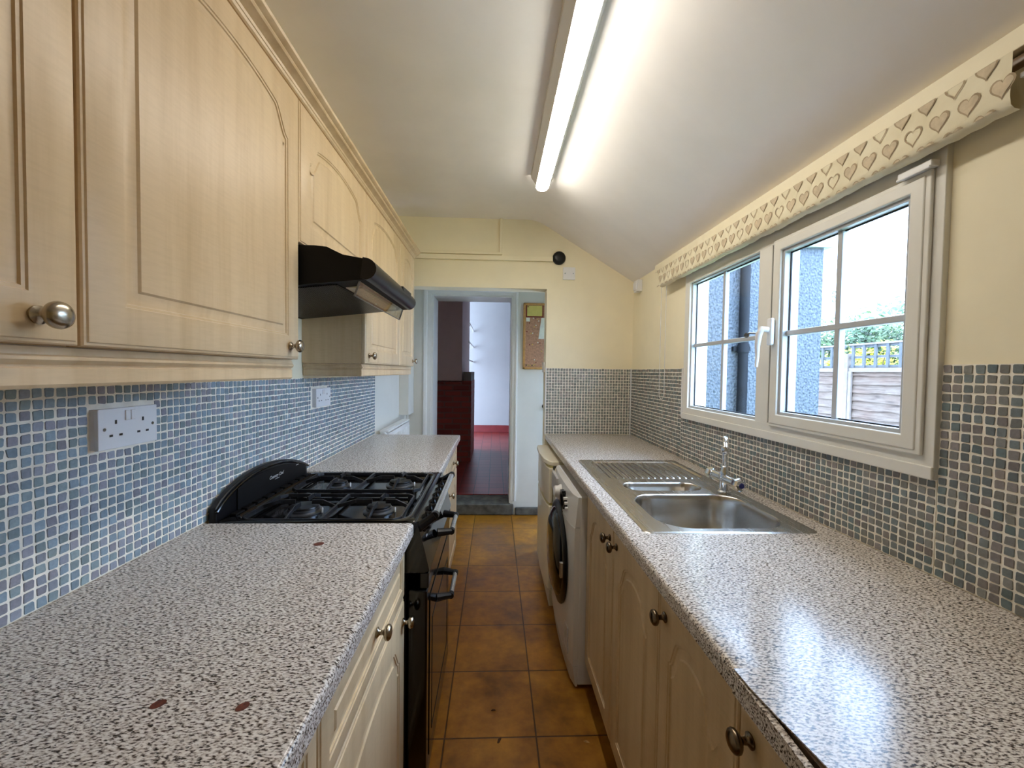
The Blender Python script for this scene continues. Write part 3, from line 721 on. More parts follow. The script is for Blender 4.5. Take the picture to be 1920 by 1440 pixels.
# hob: tray with raised rim
hb = MB(); ho = rrect(-.800, -.226, CY0, CY1, .016); hi_ = rrect(-.765, -.262, CY0+.030, CY1-.030, .045); nh = len(ho)
rings = [(ho, .872), (ho, .896), (offset_poly(ho, .004), .901), (offset_poly(hi_, -.012), .902), (offset_poly(hi_, -.004), .900), (hi_, .893), (offset_poly(hi_, .012), .884), (offset_poly(hi_, .03), .882)]
for lp_, z in rings: hb.v += [(x, y, z) for x, y in lp_]
for i in range(len(rings)-1): hb.f += ringfaces(i*nh, (i+1)*nh, nh)
hb.m = [0]*len(hb.f); hb.add(hb.v[-nh:], [tuple(range(nh))])
link_mesh('hob', hb, 'black_enamel', ck, smooth=50)
BUR = [(-.375, 1.36, .040), (-.615, 1.355, .048), (-.615, 1.655, .034), (-.375, 1.665, .044)]
for (x, y, r) in BUR:
    bb = link_mesh('burner', MB().lathe([(r+.010, 0), (r+.010, .004), (r, .007), (r, .014), (r*.98, .0145)], (x, y, .8825), (0, 0, 1), 32), 'burner_alu', ck, smooth=40)
    link_mesh('burner_cap', MB().lathe([(r*.94, 0), (r*.96, .002), (r*.92, .006), (r*.5, .0085), (.001, .009)], (x, y, .897), (0, 0, 1), 32), 'black_satin', bb, smooth=50)
    link_mesh('igniter', MB().lathe([(.003, 0), (.003, .014), (.002, .016)], (x+r+.014, y-.008, .8825), (0, 0, 1), 10), 'white_plastic', bb)
def grate(yc):
    mb = MB(); z0, z1 = .908, .9185
    y0, y1 = yc-.125, yc+.125; x0, x1 = -.745, -.280
    def bar(ax, ay, bx_, by, za_=z1, zb_=z1, w_=.0045, hgt=.011):
        a, b = Vector((ax, ay, 0)), Vector((bx_, by, 0)); d = (b-a).normalized(); nn = Vector((-d.y, d.x, 0))*w_
        vs = []
        for p_, zt in ((a, za_), (b, zb_)):
            for s_, z in ((1, zt-hgt), (-1, zt-hgt), (-.7, zt), (.7, zt)):
                vs.append((p_.x+nn.x*s_, p_.y+nn.y*s_, z))
        mb.add(vs, [(0, 1, 2, 3)[::-1], (4, 5, 6, 7), (0, 4, 5, 1), (1, 5, 6, 2), (2, 6, 7, 3), (3, 7, 4, 0)])
    zl = .904
    bar(x0+.02, y0, x1-.02, y0, zl, zl); bar(x0+.02, y1, x1-.02, y1, zl, zl); bar(x0, y0+.02, x0, y1-.02, zl, zl); bar(x1, y0+.02, x1, y1-.02, zl, zl)
    for (ax, ay, bx_, by) in ((x0+.02, y0, x0, y0+.02), (x1-.02, y0, x1, y0+.02), (x0+.02, y1, x0, y1-.02), (x1-.02, y1, x1, y1-.02)): bar(ax, ay, bx_, by, zl, zl)
    xm = (x0+x1)/2; bar(xm, y0, xm, y1, zl, zl, .006)
    for (bx_, by, r) in BUR:
        if abs(by-yc) > .12: continue
        for (dx, dy) in ((1, 0), (-1, 0), (0, 1), (0, -1)):
            far = Vector((bx_, by, 0))
            tgt = (x1 if dx > 0 and bx_ > xm else xm if (dx > 0) == (bx_ < xm) else x0, by) if dx else (bx_, y1 if dy > 0 else y0)
            a = (bx_+dx*r*.55, by+dy*r*.55)
            mid = (a[0]+(tgt[0]-a[0])*.45, a[1]+(tgt[1]-a[1])*.45)
            bar(a[0], a[1], mid[0], mid[1], z1+.004, z1+.004, .004, .014); bar(mid[0], mid[1], tgt[0], tgt[1], z1+.004, zl, .0045, .012)
    for (x, y) in ((x0+.02, y0), (x1-.02, y0), (x0+.02, y1), (x1-.02, y1)): mb.box(x-.005, x+.005, y-.005, y+.005, .8815, .896)
    return link_mesh('pan_support', mb, 'cast_iron', ck, bev=.001)
grate(1.355); grate(1.660)
# curved splash guard at the back of the hob
sg = MB(); N = 24; y0_, y1_ = 1.212, 1.795
def ztop(t_): return .905+.105*(max(0, sin(pi*(.03+.90*t_)**.85)))**.62
vs = []
prof_y = []
for i in range(N+1):
    t_ = i/N; prof_y.append((y0_+(y1_-y0_)*t_, ztop(t_)))
poly = [(y0_, .885)]+prof_y+[(y1_, .885)]
sg.prism(poly, 'x', -.822, -.800)
o = link_mesh('splash_guard', sg, 'black_satin', ck, bev=.006, seg=3)
rim = MB().tube([(-.797, y, z-.010) for y, z in prof_y], .0045, 8)
link_mesh('rim', rim, 'black_enamel', o)
inn = [(y, .905+(z-.905)*.80) for y, z in prof_y if 1.30 < y < 1.78]
link_mesh('inner_panel', MB().prism([(inn[0][0], .895)]+inn+[(inn[-1][0], .895)], 'x', -.800, -.7955), 'black_matt', o, bev=.002)
def text(body, name, size, mat, M4, parent, shear=0, ext=.0003, wl=None):
    cu = bpy.data.curves.new(name, 'FONT'); cu.body = body; cu.size = size; cu.shear = shear; cu.extrude = ext; cu.align_x = 'CENTER'; cu.resolution_u = 3
    t_ = bpy.data.objects.new('tmp', cu); COL.objects.link(t_)
    dg = bpy.context.evaluated_depsgraph_get(); me = bpy.data.meshes.new_from_object(t_.evaluated_get(dg))
    bpy.data.objects.remove(t_); me.transform(M4)
    off = Vector(parent['_wl']) if not parent.get('_local') else Vector((0, 0, 0)); me.transform(Matrix.Translation(-off))
    me.materials.clear(); me.materials.append(M[mat]); o_ = bpy.data.objects.new(name, me); COL.objects.link(o_); o_.parent = parent
    return o_
MT = Matrix.Translation((-.7948, 1.535, .950)) @ Matrix(((0, 0, 1, 0), (1, 0, 0, 0), (0, 1, 0, 0), (0, 0, 0, 1)))
text('Country Chef', 'lettering', .017, 'grey_print', MT, o, .35)
link_mesh('underline', MB().box(-.7955, -.7946, 1.525, 1.556, .943, .9445), 'grey_print', o)
link_mesh('small_mark', MB().box(-.7955, -.7946, 1.685, 1.705, .958, .9595), 'grey_print', o)
# grille vents between guard and hob
vg = MB()
for i in range(9): vg.box(-.792, -.772, 1.26+i*.058, 1.305+i*.058, .901, .907)
link_mesh('vent_grille', vg, 'black_matt', ck, bev=.002)
# bowed fascia with control knobs, doors
def fascia_x(z):
    t_ = (.90-z)/.145; return -.226+.040*max(0, min(1, t_))**.8
fp = [(-.26, .90), (-.226, .90)]+[(fascia_x(.90-.145*i/8), .90-.145*i/8) for i in range(9)]+[(-.20, .750), (-.26, .750)]
link_mesh('control_fascia', MB().prism(fp, 'y', CY0, CY1), 'black_enamel', ck, smooth=30)
for i in range(7):
    z = .866; y = 1.275+i*.078
    kb = link_mesh('control_knob', MB().lathe([(.019, 0), (.019, .004), (.015, .007), (.0145, .019), (.012, .021), (.001, .0215)], (fascia_x(z)-.001, y, z), (1, 0, .28), 20), 'black_satin', ck, smooth=40)
    link_mesh('knob_mark', MB().box(fascia_x(z)+.018, fascia_x(z)+.0225, y-.0012, y+.0012, z+.004, z+.018), 'white_plastic', kb)
for i in range(7):
    y = 1.275+i*.078; pm = MB()
    pm.box(fascia_x(.835)-.001, fascia_x(.835)+.0006, y-.008, y+.008, .832, .838)
    link_mesh('control_mark', pm, 'grey_print', ck)
def handle(y0, y1, x, z, xd, r=.0085, zd=0, arm=.016):
    h = link_mesh('handle', MB().tube([(x, y0, z), (x, y1, z)], r, 16), 'silver_trim', ck)
    for (y, s_) in ((y0, 1), (y1, -1)):
        b = MB()
        b.tube([(x, y+s_*.006, z), (x, y-s_*.012, z)], r*1.25, 12)
        b.tube([(x, y-s_*.006, z), (xd, y-s_*.020, z+zd)], [r*1.25, arm*.9], 10)
        link_mesh('handle_bracket', b, 'black_satin', h)
handle(1.258, 1.745, -.178, .905, -.222, r=.0105, zd=-.030)
gd = link_mesh('grill_door', MB().box(-.215, -.188, CY0+.004, CY1-.004, .700, .748), 'black_enamel', ck, bev=.004)
handle(1.425, 1.575, -.143, .792, -.19)
od = link_mesh('oven_door', MB().box(-.25, -.192, CY0+.004, CY1-.004, .09, .694), 'black_enamel', ck, bev=.006, seg=3)
link_mesh('oven_glass', MB().box(-.1925, -.1895, CY0+.05, CY1-.05, .15, .655), 'black_enamel', od, bev=.001)
link_mesh('glass_border', MB().box(-.1895, -.1885, CY0+.09, CY1-.09, .56, .565).box(-.1895, -.1885, CY0+.09, CY1-.09, .20, .205).box(-.1895, -.1885, CY0+.09, CY0+.095, .20, .565).box(-.1895, -.1885, CY1-.095, CY1-.09, .20, .565), 'black_matt', od)
handle(1.425, 1.575, -.143, .567, -.19)
link_mesh('plinth_panel', MB().box(-.25, -.205, CY0+.004, CY1-.004, .035, .085), 'black_satin', ck, bev=.003)

# ------------------------------------------------------------ cooker hood
hd = thing('cooker_hood', 'black visor cooker hood hung between the wall cabinets', 'cooker hood', (-.58, 1.505, 1.56))
hp = [(XL+.004, 1.70), (-.52, 1.70), (-.485, 1.697), (-.462, 1.686), (-.44, 1.676), (-.41, 1.671), (-.385, 1.667)]
for i in range(9):
    a = pi/2-i/8*pi*.93; hp.append((-.380+.034*cos(a), 1.637+.030*sin(a)))
hp += [(-.405, 1.604), (XL+.004, 1.558)]
link_mesh('hood_body', MB().prism(hp, 'y', 1.211, 1.799), 'black_matt', hd, smooth=35)
fpn = [( -.383, 1.670)]+[(-.380+.036*cos(pi/2-i/8*pi*.93), 1.637+.032*sin(pi/2-i/8*pi*.93)) for i in range(9)]+[(-.39, 1.61)]
link_mesh('front_rail', MB().prism(fpn, 'y', 1.209, 1.801), 'black_satin', hd, smooth=35)
link_mesh('control_strip', MB().box(-.375, -.3435, 1.56, 1.70, 1.640, 1.660), 'display_black', hd, bev=.003)
sl_ = (1.604-1.558)/(-.405-(XL+.004))
def hz(x): return 1.558+(x-(XL+.004))*sl_
fl_ = MB()
# underside filter: perforated grille, slats of metal along y
xs = [-.80+i*.0072 for i in range(47)]
for x in xs: fl_.add([(x, 1.235, hz(x)-.001), (x+.004, 1.235, hz(x+.004)-.001), (x+.004, 1.775, hz(x+.004)-.001), (x, 1.775, hz(x)-.001), (x, 1.235, hz(x)-.004), (x+.004, 1.235, hz(x+.004)-.004), (x+.004, 1.775, hz(x+.004)-.004), (x, 1.775, hz(x)-.004)],
                   [(0, 3, 2, 1), (4, 5, 6, 7), (0, 1, 5, 4), (1, 2, 6, 5), (2, 3, 7, 6), (3, 0, 4, 7)])
for i in range(50):
    y = 1.24+i*.0108; x0_, x1_ = -.80, -.472
    fl_.add([(x0_, y, hz(x0_)-.002), (x1_, y, hz(x1_)-.002), (x1_, y+.006, hz(x1_)-.002), (x0_, y+.006, hz(x0_)-.002), (x0_, y, hz(x0_)-.0035), (x1_, y, hz(x1_)-.0035), (x1_, y+.006, hz(x1_)-.0035), (x0_, y+.006, hz(x0_)-.0035)],
            [(0, 3, 2, 1), (4, 5, 6, 7), (0, 1, 5, 4), (1, 2, 6, 5), (2, 3, 7, 6), (3, 0, 4, 7)])
link_mesh('filter_grille', fl_, 'black_satin', hd, smooth=0)
lc = MB()
for i in range(12): lc.box(-.452, -.416, 1.30+i*.012, 1.306+i*.012, hz(-.434)-.010, hz(-.434)+.006)
link_mesh('lamp_louvre', MB().box(-.460, -.410, 1.29, 1.72, hz(-.434)-.006, hz(-.434)+.008), 'cream_enamel', hd, bev=.002)
vz = MB()
top_, bot_ = (-.398, 1.604), (-.412, 1.562)
vz.prism([top_, (top_[0]+.003, top_[1]), (bot_[0]+.003, bot_[1]), bot_], 'y', 1.225, 1.785)
vo_ = link_mesh('visor', vz, 'visor_glass', hd, bev=.0005); tag(vo_, 'clear glass visor')
ve = MB().box(-.4125, -.4085, 1.223, 1.787, 1.5605, 1.5625).prism([(-.399, 1.604), (-.394, 1.604), (-.408, 1.562), (-.413, 1.562)], 'y', 1.784, 1.787).prism([(-.399, 1.604), (-.394, 1.604), (-.408, 1.562), (-.413, 1.562)], 'y', 1.223, 1.226)
link_mesh('visor_edging', ve, 'burner_alu', vo_)

# ------------------------------------------------------------ sockets, plates and trunking
def socket(y0, y1, z0, z1, label):
    t_ = thing('double_socket', label, 'socket', (XL, (y0+y1)/2, z0), group='white double sockets on the tiled wall')
    W_, H_ = y1-y0, z1-z0; xb, xf_ = XL+.001, XL+.021
    link_mesh('back_box', MB().box(xb, XL+.012, y0+.001, y1-.001, z0+.001, z1-.001), 'white_plastic', t_, bev=.001)
    link_mesh('face_plate', MB().box(XL+.0115, xf_, y0, y1, z0, z1), 'white_plastic', t_, bev=.0015)
    def R_(u, v, a, b, d=.0006): return MB().box(xf_-.001, xf_+d, y0+W_*u-a/2, y0+W_*u+a/2, z0+H_*v-b/2, z0+H_*v+b/2)
    hol = MB()
    for cu in (.27, .73):
        for (du, dv, a, b) in ((0, .16, .0045, .0085), (-.078, -.17, .0075, .0045), (.078, -.17, .0075, .0045)):
            x = R_(cu+du, .50+dv, a, b); hol.add(x.v, x.f)
    link_mesh('pin_holes', hol, 'display_black', t_)
    for cu in (.455, .545): link_mesh('rocker_switch', R_(cu, .80, .0115, .022, .0032), 'white_plastic', t_, bev=.0012)
    for cu in (.09, .91):
        link_mesh('screw', MB().lathe([(.0035, 0), (.0035, .0008), (.001, .001)], (xf_, y0+W_*cu, z0+H_*.5), (1, 0, 0), 14), 'key_steel', t_)
    return t_
socket(.874, 1.021, 1.171, 1.257, 'white double socket on blue tiles nearest the camera')
socket(1.905, 2.068, 1.171, 1.257, 'white double socket beyond the cooker, far end of the tiles')
yw = YF
def fz(z): return 1.347+(z-1.347)*1.017
tr = MB().box(-.829, .400, yw-.020, yw-.0003, 2.132, 2.165)
tag(link_mesh('cable_trunking', tr, 'wall_cream', bev=.002), 'cream mini trunking running across above the opening to the black disc', 'trunking')
tr = MB().prism([(-.829, 2.171), (.040, 2.171), (.040, 2.424), (.022, 2.424), (.022, 2.189), (-.829, 2.189)], 'y', yw-.017, yw-.0003)
tag(link_mesh('cable_trunking', tr, 'wall_cream', bev=.002), 'thin cream trunking that turns up to the ceiling above the opening', 'trunking')
al = thing('junction_disc', 'round black disc at the right end of the trunking', 'disc', (.445, yw, 2.11))
link_mesh('disc_body', MB().lathe([(.046, 0), (.047, .01), (.045, .022), (.038, .028), (.02, .030), (.001, .0305)], (.445, yw-.0005, 2.158), (0, -1, 0), 36), 'black_satin', al, smooth=50)
bp = thing('blank_plate', 'square cream blanking plate below the black disc', 'plate', (.52, yw, 2.01))
link_mesh('plate', box(.476, .563, yw-.010, yw-.0005, 2.008, 2.096), 'white_plastic', bp, bev=.002)
for x in (.490, .549): link_mesh('screw', MB().lathe([(.004, 0), (.004, .0012), (.001, .0015)], (x, yw-.010, 2.052), (0, -1, 0), 12), 'key_steel', bp)
jb = thing('cable_box', 'small white two-part connection box high in the far right corner', 'connection box', (.975, 2.82, 1.9))
link_mesh('box_body', MB().box(.958, XR-.0005, 2.775, 2.85, 1.905, 1.985), 'white_plastic', jb, bev=.003)
link_mesh('box_cover', MB().box(.948, .958, 2.785, 2.812, 1.915, 1.975).box(.950, .958, 2.820, 2.845, 1.92, 1.97), 'white_plastic', jb, bev=.002)

# ------------------------------------------------------------ strip light
lt = thing('ceiling_strip_light', 'long white strip light fixed along the ceiling fold', 'strip light', (.245, 1.52, 2.34))
lx = .246; ly0, ly1 = .775, 2.285
tray = [(lx-.062, 2.424), (lx-.060, 2.408), (lx-.036, 2.374), (lx+.036, 2.374), (lx+.060, 2.408), (lx+.062, 2.424)]
link_mesh('tray', MB().prism(tray, 'y', ly0, ly1), 'white_enamel', lt, smooth=0)
lens = [(lx-.032, 2.375), (lx-.033, 2.360), (lx-.026, 2.347), (lx-.010, 2.341), (lx+.010, 2.341), (lx+.026, 2.347), (lx+.033, 2.360), (lx+.032, 2.375)]
link_mesh('diffuser', MB().prism(lens, 'y', ly0+.008, ly1+.006), 'tube_lens', lt, smooth=50)
for s_ in (-1, 1): link_mesh('side_lip', MB().prism([(lx+s_*.0370, 2.3765), (lx+s_*.0370, 2.3605), (lx+s_*.0345, 2.3605), (lx+s_*.0345, 2.3765)], 'y', ly0, ly1), 'white_enamel', lt, smooth=0)
link_mesh('end_cap', MB().prism([(a, b) for a, b in [(lx-.036, 2.376), (lx-.036, 2.358), (lx-.012, 2.352), (lx+.012, 2.352), (lx+.036, 2.358), (lx+.036, 2.376)]], 'y', ly1+.004, ly1+.010), 'white_plastic', lt)

# ------------------------------------------------------------ window
win = thing('window_1', None, None, (XR, (WY0+WY1)/2, WZ0), kind='structure')
fx0, fx1 = XR-.014, XR+.062
MY0, MY1 = 1.437, 1.508    # mullion
f = MB()
def frect(mb, x0, x1, y0, y1, z0, z1, t_):
    """mitred frame: t_=(left(y0), right(y1), bottom, top) face widths"""
    a, b, c, d = t_
    O = [(y0, z0), (y1, z0), (y1, z1), (y0, z1)]; I = [(y0+a, z0+c), (y1-b, z0+c), (y1-b, z1-d), (y0+a, z1-d)]
    vs = [(x0, *p_) for p_ in O]+[(x0, *p_) for p_ in I]+[(x1, *p_) for p_ in O]+[(x1, *p_) for p_ in I]
    fs = []
    for k_ in range(4):
        n_ = (k_+1) % 4; fs += [(k_, n_, 4+n_, 4+k_), (8+k_, 12+k_, 12+n_, 8+n_), (k_, 8+k_, 8+n_, n_), (4+k_, 4+n_, 12+n_, 12+k_)]
    mb.add(vs, fs)
frect(f, fx0, fx1, WY0, WY1, WZ0, WZ1, (.034, .05, .060, .060))
f.box(fx0+.0005, fx1, MY0, MY1, WZ0+.055, WZ1-.055)
f.box(fx0-.004, fx0+.002, WY0, WY1, WZ0, WZ0+.030)
link_mesh('window_frame', f, 'upvc', win, bev=.003)
# fixed (far) light: glazing bead, bars, glass
def light(y0, y1, z0, z1, xg, name, nm):
    b = MB(); frect(b, xg-.022, xg+.004, y0-.012, y1+.012, z0-.012, z1+.012, (.012, .012, .012, .012))
    link_mesh('glazing_bead', b, 'upvc_outer', win, bev=.001)
    k_ = MB(); frect(k_, xg-.002, xg+.002, y0-.001, y1+.001, z0-.001, z1+.001, (.005, .005, .005, .005))
    link_mesh('glazing_seal', k_, 'seal_black', win)
    ym, zm = (y0+y1)/2, (z0+z1)/2-.003
    g_ = MB().box(xg-.010, xg+.010, ym-.009, ym+.009, z0, z1).box(xg-.0099, xg+.0099, y0, y1, zm-.009, zm+.009)
    link_mesh('glazing_bar', g_, 'upvc_outer', win, bev=.003)
    link_mesh('glass', MB().box(xg-.0015, xg+.0015, y0-.004, y1+.004, z0-.004, z1+.004), 'window_glass', win)
light(1.525, 2.046, 1.188, 1.800, XR+.020, 'far', 1)
sash = MB(); sy0, sy1, sz0, sz1 = WY0+.034, 1.412, 1.178, 1.805
frect(sash, XR-.023, XR-.0142, sy0-.012, sy1+.006, sz0-.010, sz1+.010, (.03, .03, .03, .03))
frect(sash, XR-.026, XR+.045, sy0, sy1, sz0, sz1, (.034, .034, .034, .030))
sh = link_mesh('sash', sash, 'upvc', win, bev=.004)
light(sy0+.046, sy1-.044, sz0+.044, sz1-.040, XR+.006, 'near', 2)
link_mesh('shadow_gap', MB().box(XR-.006, XR+.02, 1.412, MY0, WZ0+.058, WZ1-.058), 'seal_black', win)
hz_ = link_mesh('window_handle', MB().box(XR-.044, XR-.029, 1.388, 1.412, 1.452, 1.545), 'white_plastic', sh, bev=.005, seg=3)
lev = [(XR-.046, 1.400, 1.505), (XR-.066, 1.402, 1.508), (XR-.074, 1.405, 1.49), (XR-.072, 1.415, 1.45), (XR-.068, 1.42, 1.41), (XR-.072, 1.418, 1.375)]
link_mesh('lever', MB().tube(lev, [.010, .011, .011, .0085, .0065, .005], 12), 'white_plastic', sh, smooth=60)
link_mesh('key', MB().tube([(XR-.074, 1.41, 1.492), (XR-.100, 1.425, 1.494)], .0035, 8).lathe([(.009, -.0012), (.009, .0012)], (XR-.104, 1.428, 1.487), (1, .6, 0), 16), 'key_steel', sh)
link_mesh('vent_cover', MB().box(XR-.036, XR-.0145, .885, .962, 1.815, 1.830).box(XR-.040, XR-.034, .885, .962, 1.811, 1.817), 'white_plastic', win, bev=.002)
link_mesh('outer_sill', MB().box(XR+.0625, XR+.16, WY0+.001, WY1-.001, WZ0+.001, WZ0+.03), 'upvc_outer', win, bev=.004)

# ------------------------------------------------------------ blind
bd = thing('window_blind', 'rolled-up cream fabric blind printed with taupe hearts above the window', 'blind', (.96, 1.5, 1.83))
by0, by1 = .728, 2.335
bf_x = .932; zt, zb_ = 1.943, 1.842
sheet = MB(); NY = 80; prof_ = [(0, zt), (0.0, 1.915), (-.001, 1.885), (-.0015, 1.862), (0.001, zb_+.006), (.008, zb_), (.020, zb_-.002), (.030, zb_+.004), (.032, zb_+.02), (.030, 1.90), (.030, zt)]
rn = random.Random(5); jit = [rn.gauss(0, 1) for _ in range(NY+1)]
def wob(i, k): return .0012*sin(i*.55)+.0009*jit[i]
vs = []
for i in range(NY+1):
    y = by0+(by1-by0)*i/NY
    for k_, (dx, z) in enumerate(prof_):
        wz = wob(i, k_) if 3 <= k_ <= 8 else 0
        vs.append((bf_x+dx, y, z+wz*1.2))
npf = len(prof_); fs = [(i*npf+k_, (i+1)*npf+k_, (i+1)*npf+k_+1, i*npf+k_+1) for i in range(NY) for k_ in range(npf-1)]
sheet.add(vs, fs)
def heart(cy, cz, s_, zlo, zhi, filled):
    """heart clipped to zlo..zhi; drawn slightly proud of the cloth"""
    pts = []
    for i in range(28):
        a = 2*pi*i/28; hx = 16*sin(a)**3; hyy = 13*cos(a)-5*cos(2*a)-2*cos(3*a)-cos(4*a)
        pts.append((cy+hx/17*s_, cz+hyy/17*s_*1.15))
    def put(pp, mi, h_):
        pp = [(y, min(max(z, zlo), zhi)) for y, z in pp]
        sheet.add([(bf_x-.0016-h_-(.0008 if z < 1.89 else 0), y, z) for y, z in pp], [tuple(range(len(pp)))], mi)
    inner = [(cy+(y-cy)*.82, cz+(z-cz)*.82) for y, z in pts]
    n_ = len(pts)
    pp = [(y, min(max(z, zlo), zhi)) for y, z in pts]; qq = [(y, min(max(z, zlo+.0005), zhi-.0005)) for y, z in inner]
    sheet.add([(bf_x-.0020, y, z) for y, z in pp]+[(bf_x-.0020, y, z) for y, z in qq], [(k_, (k_+1) % n_, n_+(k_+1) % n_, n_+k_) for k_ in range(n_)], 2)
    if filled: put(inner, 1, .0004)
i_ = 0; y = by0+.012
while y < by1-.01:
    heart(y+.027, zt-.006, .0205, 1.90, zt-.001, i_ % 3 != 1)
    heart(y, 1.886, .0215, 1.85, 1.92, (i_+1) % 4 != 0)
    heart(y+.027, 1.838, .0205, zb_+.005, 1.87, (i_+2) % 3 != 0)
    y += .0545; i_ += 1
link_mesh('blind_fabric', sheet, ['fabric', 'heart_taupe', 'heart_line'], bd, smooth=40)
link_mesh('roller_tube', MB().tube([(.972, .30, 1.932), (.972, by1-.02, 1.932)], .0165, 20).lathe([(.0205, 0), (.0205, .02), (.017, .022)], (.972, .70, 1.932), (0, 1, 0), 20), 'tube_wood', bd)
link_mesh('head_rail', MB().box(.945, .957, .30, by0-.002, 1.893, 1.901), 'white_plastic', bd)
bt = MB().box(.950, XR-.0005, .10, by1+.12, 1.952, 1.992)
tag(link_mesh('wall_batten', bt, 'batten_cream', bev=.002), 'cream wooden batten above the heart-print blind', 'batten')
cdm = MB(); yc0, yc1 = 2.315, 2.385; xk = .966
pts = [(xk, yc1, 1.95), (xk, yc1, 1.24)]+[(xk, (yc0+yc1)/2+.035*cos(a*pi/8), 1.235-.035*sin(a*pi/8)) for a in range(9)]+[(xk, yc0, 1.24), (xk, yc0, 1.85)]
cdm.tube(pts, .0016, 6); tag(link_mesh('blind_cord', cdm, 'white_plastic'), 'thin white cord loop hanging left of the window over the tiles', 'cord')

# ------------------------------------------------------------ fridge and washing machine (local: x towards the camera, -y front)
fg = thing('fridge', 'cream undercounter fridge freezer at the far end of the right worktop', 'fridge', (.318, 2.862, 0), RR)
FW = .545; FD = .60
link_mesh('cabinet_body', MB().box(0, FW, .03, FD, .02, .80), 'cream_enamel', fg, bev=.006)
topp = [(0, .03), (.0, .0), (.012, -.014), (.05, -.022), (FW*.5, -.030), (FW-.10, -.022), (FW-.03, -.004), (FW, .02), (FW, FD), (0, FD)]
link_mesh('top_panel', MB().prism(topp, 'z', .812, .838), 'cream_enamel', fg, bev=.006, seg=3)
def bow(z0, z1, name, mat='cream_enamel', inset=0):
    p_ = [(0+inset, .022), (0+inset, -.002+inset), (.06, -.012+inset), (FW*.5, -.018+inset), (FW-.06, -.012+inset), (FW-inset, -.002+inset), (FW-inset, .022)]
    return link_mesh(name, MB().prism(p_, 'z', z0, z1), mat, fg, bev=0 if inset else .006)
bow(.600, .800, 'door'); bow(.105, .585, 'door')
bow(.586, .599, 'gasket', 'gasket', .006); bow(.801, .811, 'gasket', 'gasket', .008)
link_mesh('foot_panel', MB().box(.01, FW-.01, .01, .05, 0.0, .10), 'cream_enamel', fg)
wm = thing('washing_machine', 'white front-loading washing machine with round black door', 'washing machine', (.352, 2.298, 0), RR)
WW, WH = .597, .826
link_mesh('cabinet_body', MB().box(0, WW, .012, .57, .015, WH), 'white_enamel', wm, bev=.008, seg=3)
def wfront(z0, z1, y0, y1_, name, mat='white_enamel', bow_=.016):
    n_ = 12; vs = []
    for (z, yy) in ((z0, y0), (z1, y1_)):
        for i in range(n_+1):
            t_ = i/n_; e = min(1, min(t_, 1-t_)/.10); vs.append((WW*t_, yy-bow_*(1-(2*t_-1)**2)*.7-.010*math.sqrt(max(0, 1-(1-e)**2)), z))
    k_ = n_+1; back = [(WW*i/n_, .014, z) for z in (z0, z1) for i in range(n_+1)]; vs += back
    fs = [(i, i+1, k_+i+1, k_+i) for i in range(n_)]+[(2*k_+i, 3*k_+i, 3*k_+i+1, 2*k_+i+1) for i in range(n_)]+[(i, 2*k_+i, 2*k_+i+1, i+1) for i in range(n_)]+[(k_+i, k_+i+1, 3*k_+i+1, 3*k_+i) for i in range(n_)]
    fs += [(0, k_, 3*k_, 2*k_), (n_, 2*k_+n_, 3*k_+n_, k_+n_)]
    return link_mesh(name, MB().add(vs, fs), mat, wm, smooth=40)
wfront(.10, .692, -.006, -.008, 'front_panel'); wfront(.695, WH-.004, -.006, .006, 'control_panel')
wfront(.012, .098, .006, -.006, 'kick_panel')
dy = -.028
port = MB().lathe([(.238, 0), (.240, .006), (.234, .014), (.214, .020), (.205, .018)], (WW*.5, dy+.004, .475), (0, -1, 0), 48)
dr = link_mesh('porthole_ring', port, 'black_satin', wm, smooth=50)
link_mesh('porthole_glass', MB().lathe([(.206, 0), (.200, .010), (.16, .026), (.09, .034), (.001, .036)], (WW*.5, dy-.012, .475), (0, -1, 0), 48), 'black_enamel', dr, smooth=60)
link_mesh('door_grip', MB().box(WW*.5+.205, WW*.5+.222, dy-.028, dy-.012, .44, .51), 'silver_trim', dr, bev=.003)
link_mesh('programme_dial', MB().lathe([(.036, 0), (.034, .006), (.028, .012), (.026, .030), (.022, .033), (.001, .034)], (.30, -.022, .762), (0, -1, .08), 28), 'white_plastic', wm, smooth=40)
dp = MB()
for (a, b, c, d) in ((.36, .42, .745, .790), (.37, .455, .730, .765), (.385, .44, .722, .772), (.35, .40, .752, .775), (.43, .47, .74, .752), (.40, .41, .72, .795)): dp.box(a, b, -.034, -.0150, c, d)
link_mesh('display', dp, 'display_black', wm)
link_mesh('control_buttons', MB().box(.446, .458, -.034, -.014, .768, .780).box(.464, .476, -.032, -.014, .752, .764).box(.474, .486, -.031, -.014, .733, .744), 'white_plastic', wm, bev=.002)
link_mesh('detergent_drawer', MB().box(.02, .20, -.0275, -.010, .705, .80), 'grey_panel', wm, bev=.004)
link_mesh('filter_flap', MB().box(.42, .55, -.0235, -.008, .12, .235), 'grey_panel', wm, bev=.003)
for (x, y) in ((.05, .06), (.545, .06), (.05, .52), (.545, .52)): link_mesh('foot', MB().lathe([(.02, 0), (.02, .01), (.01, .016)], (x, y, 0), (0, 0, 1), 12), 'black_matt', wm)

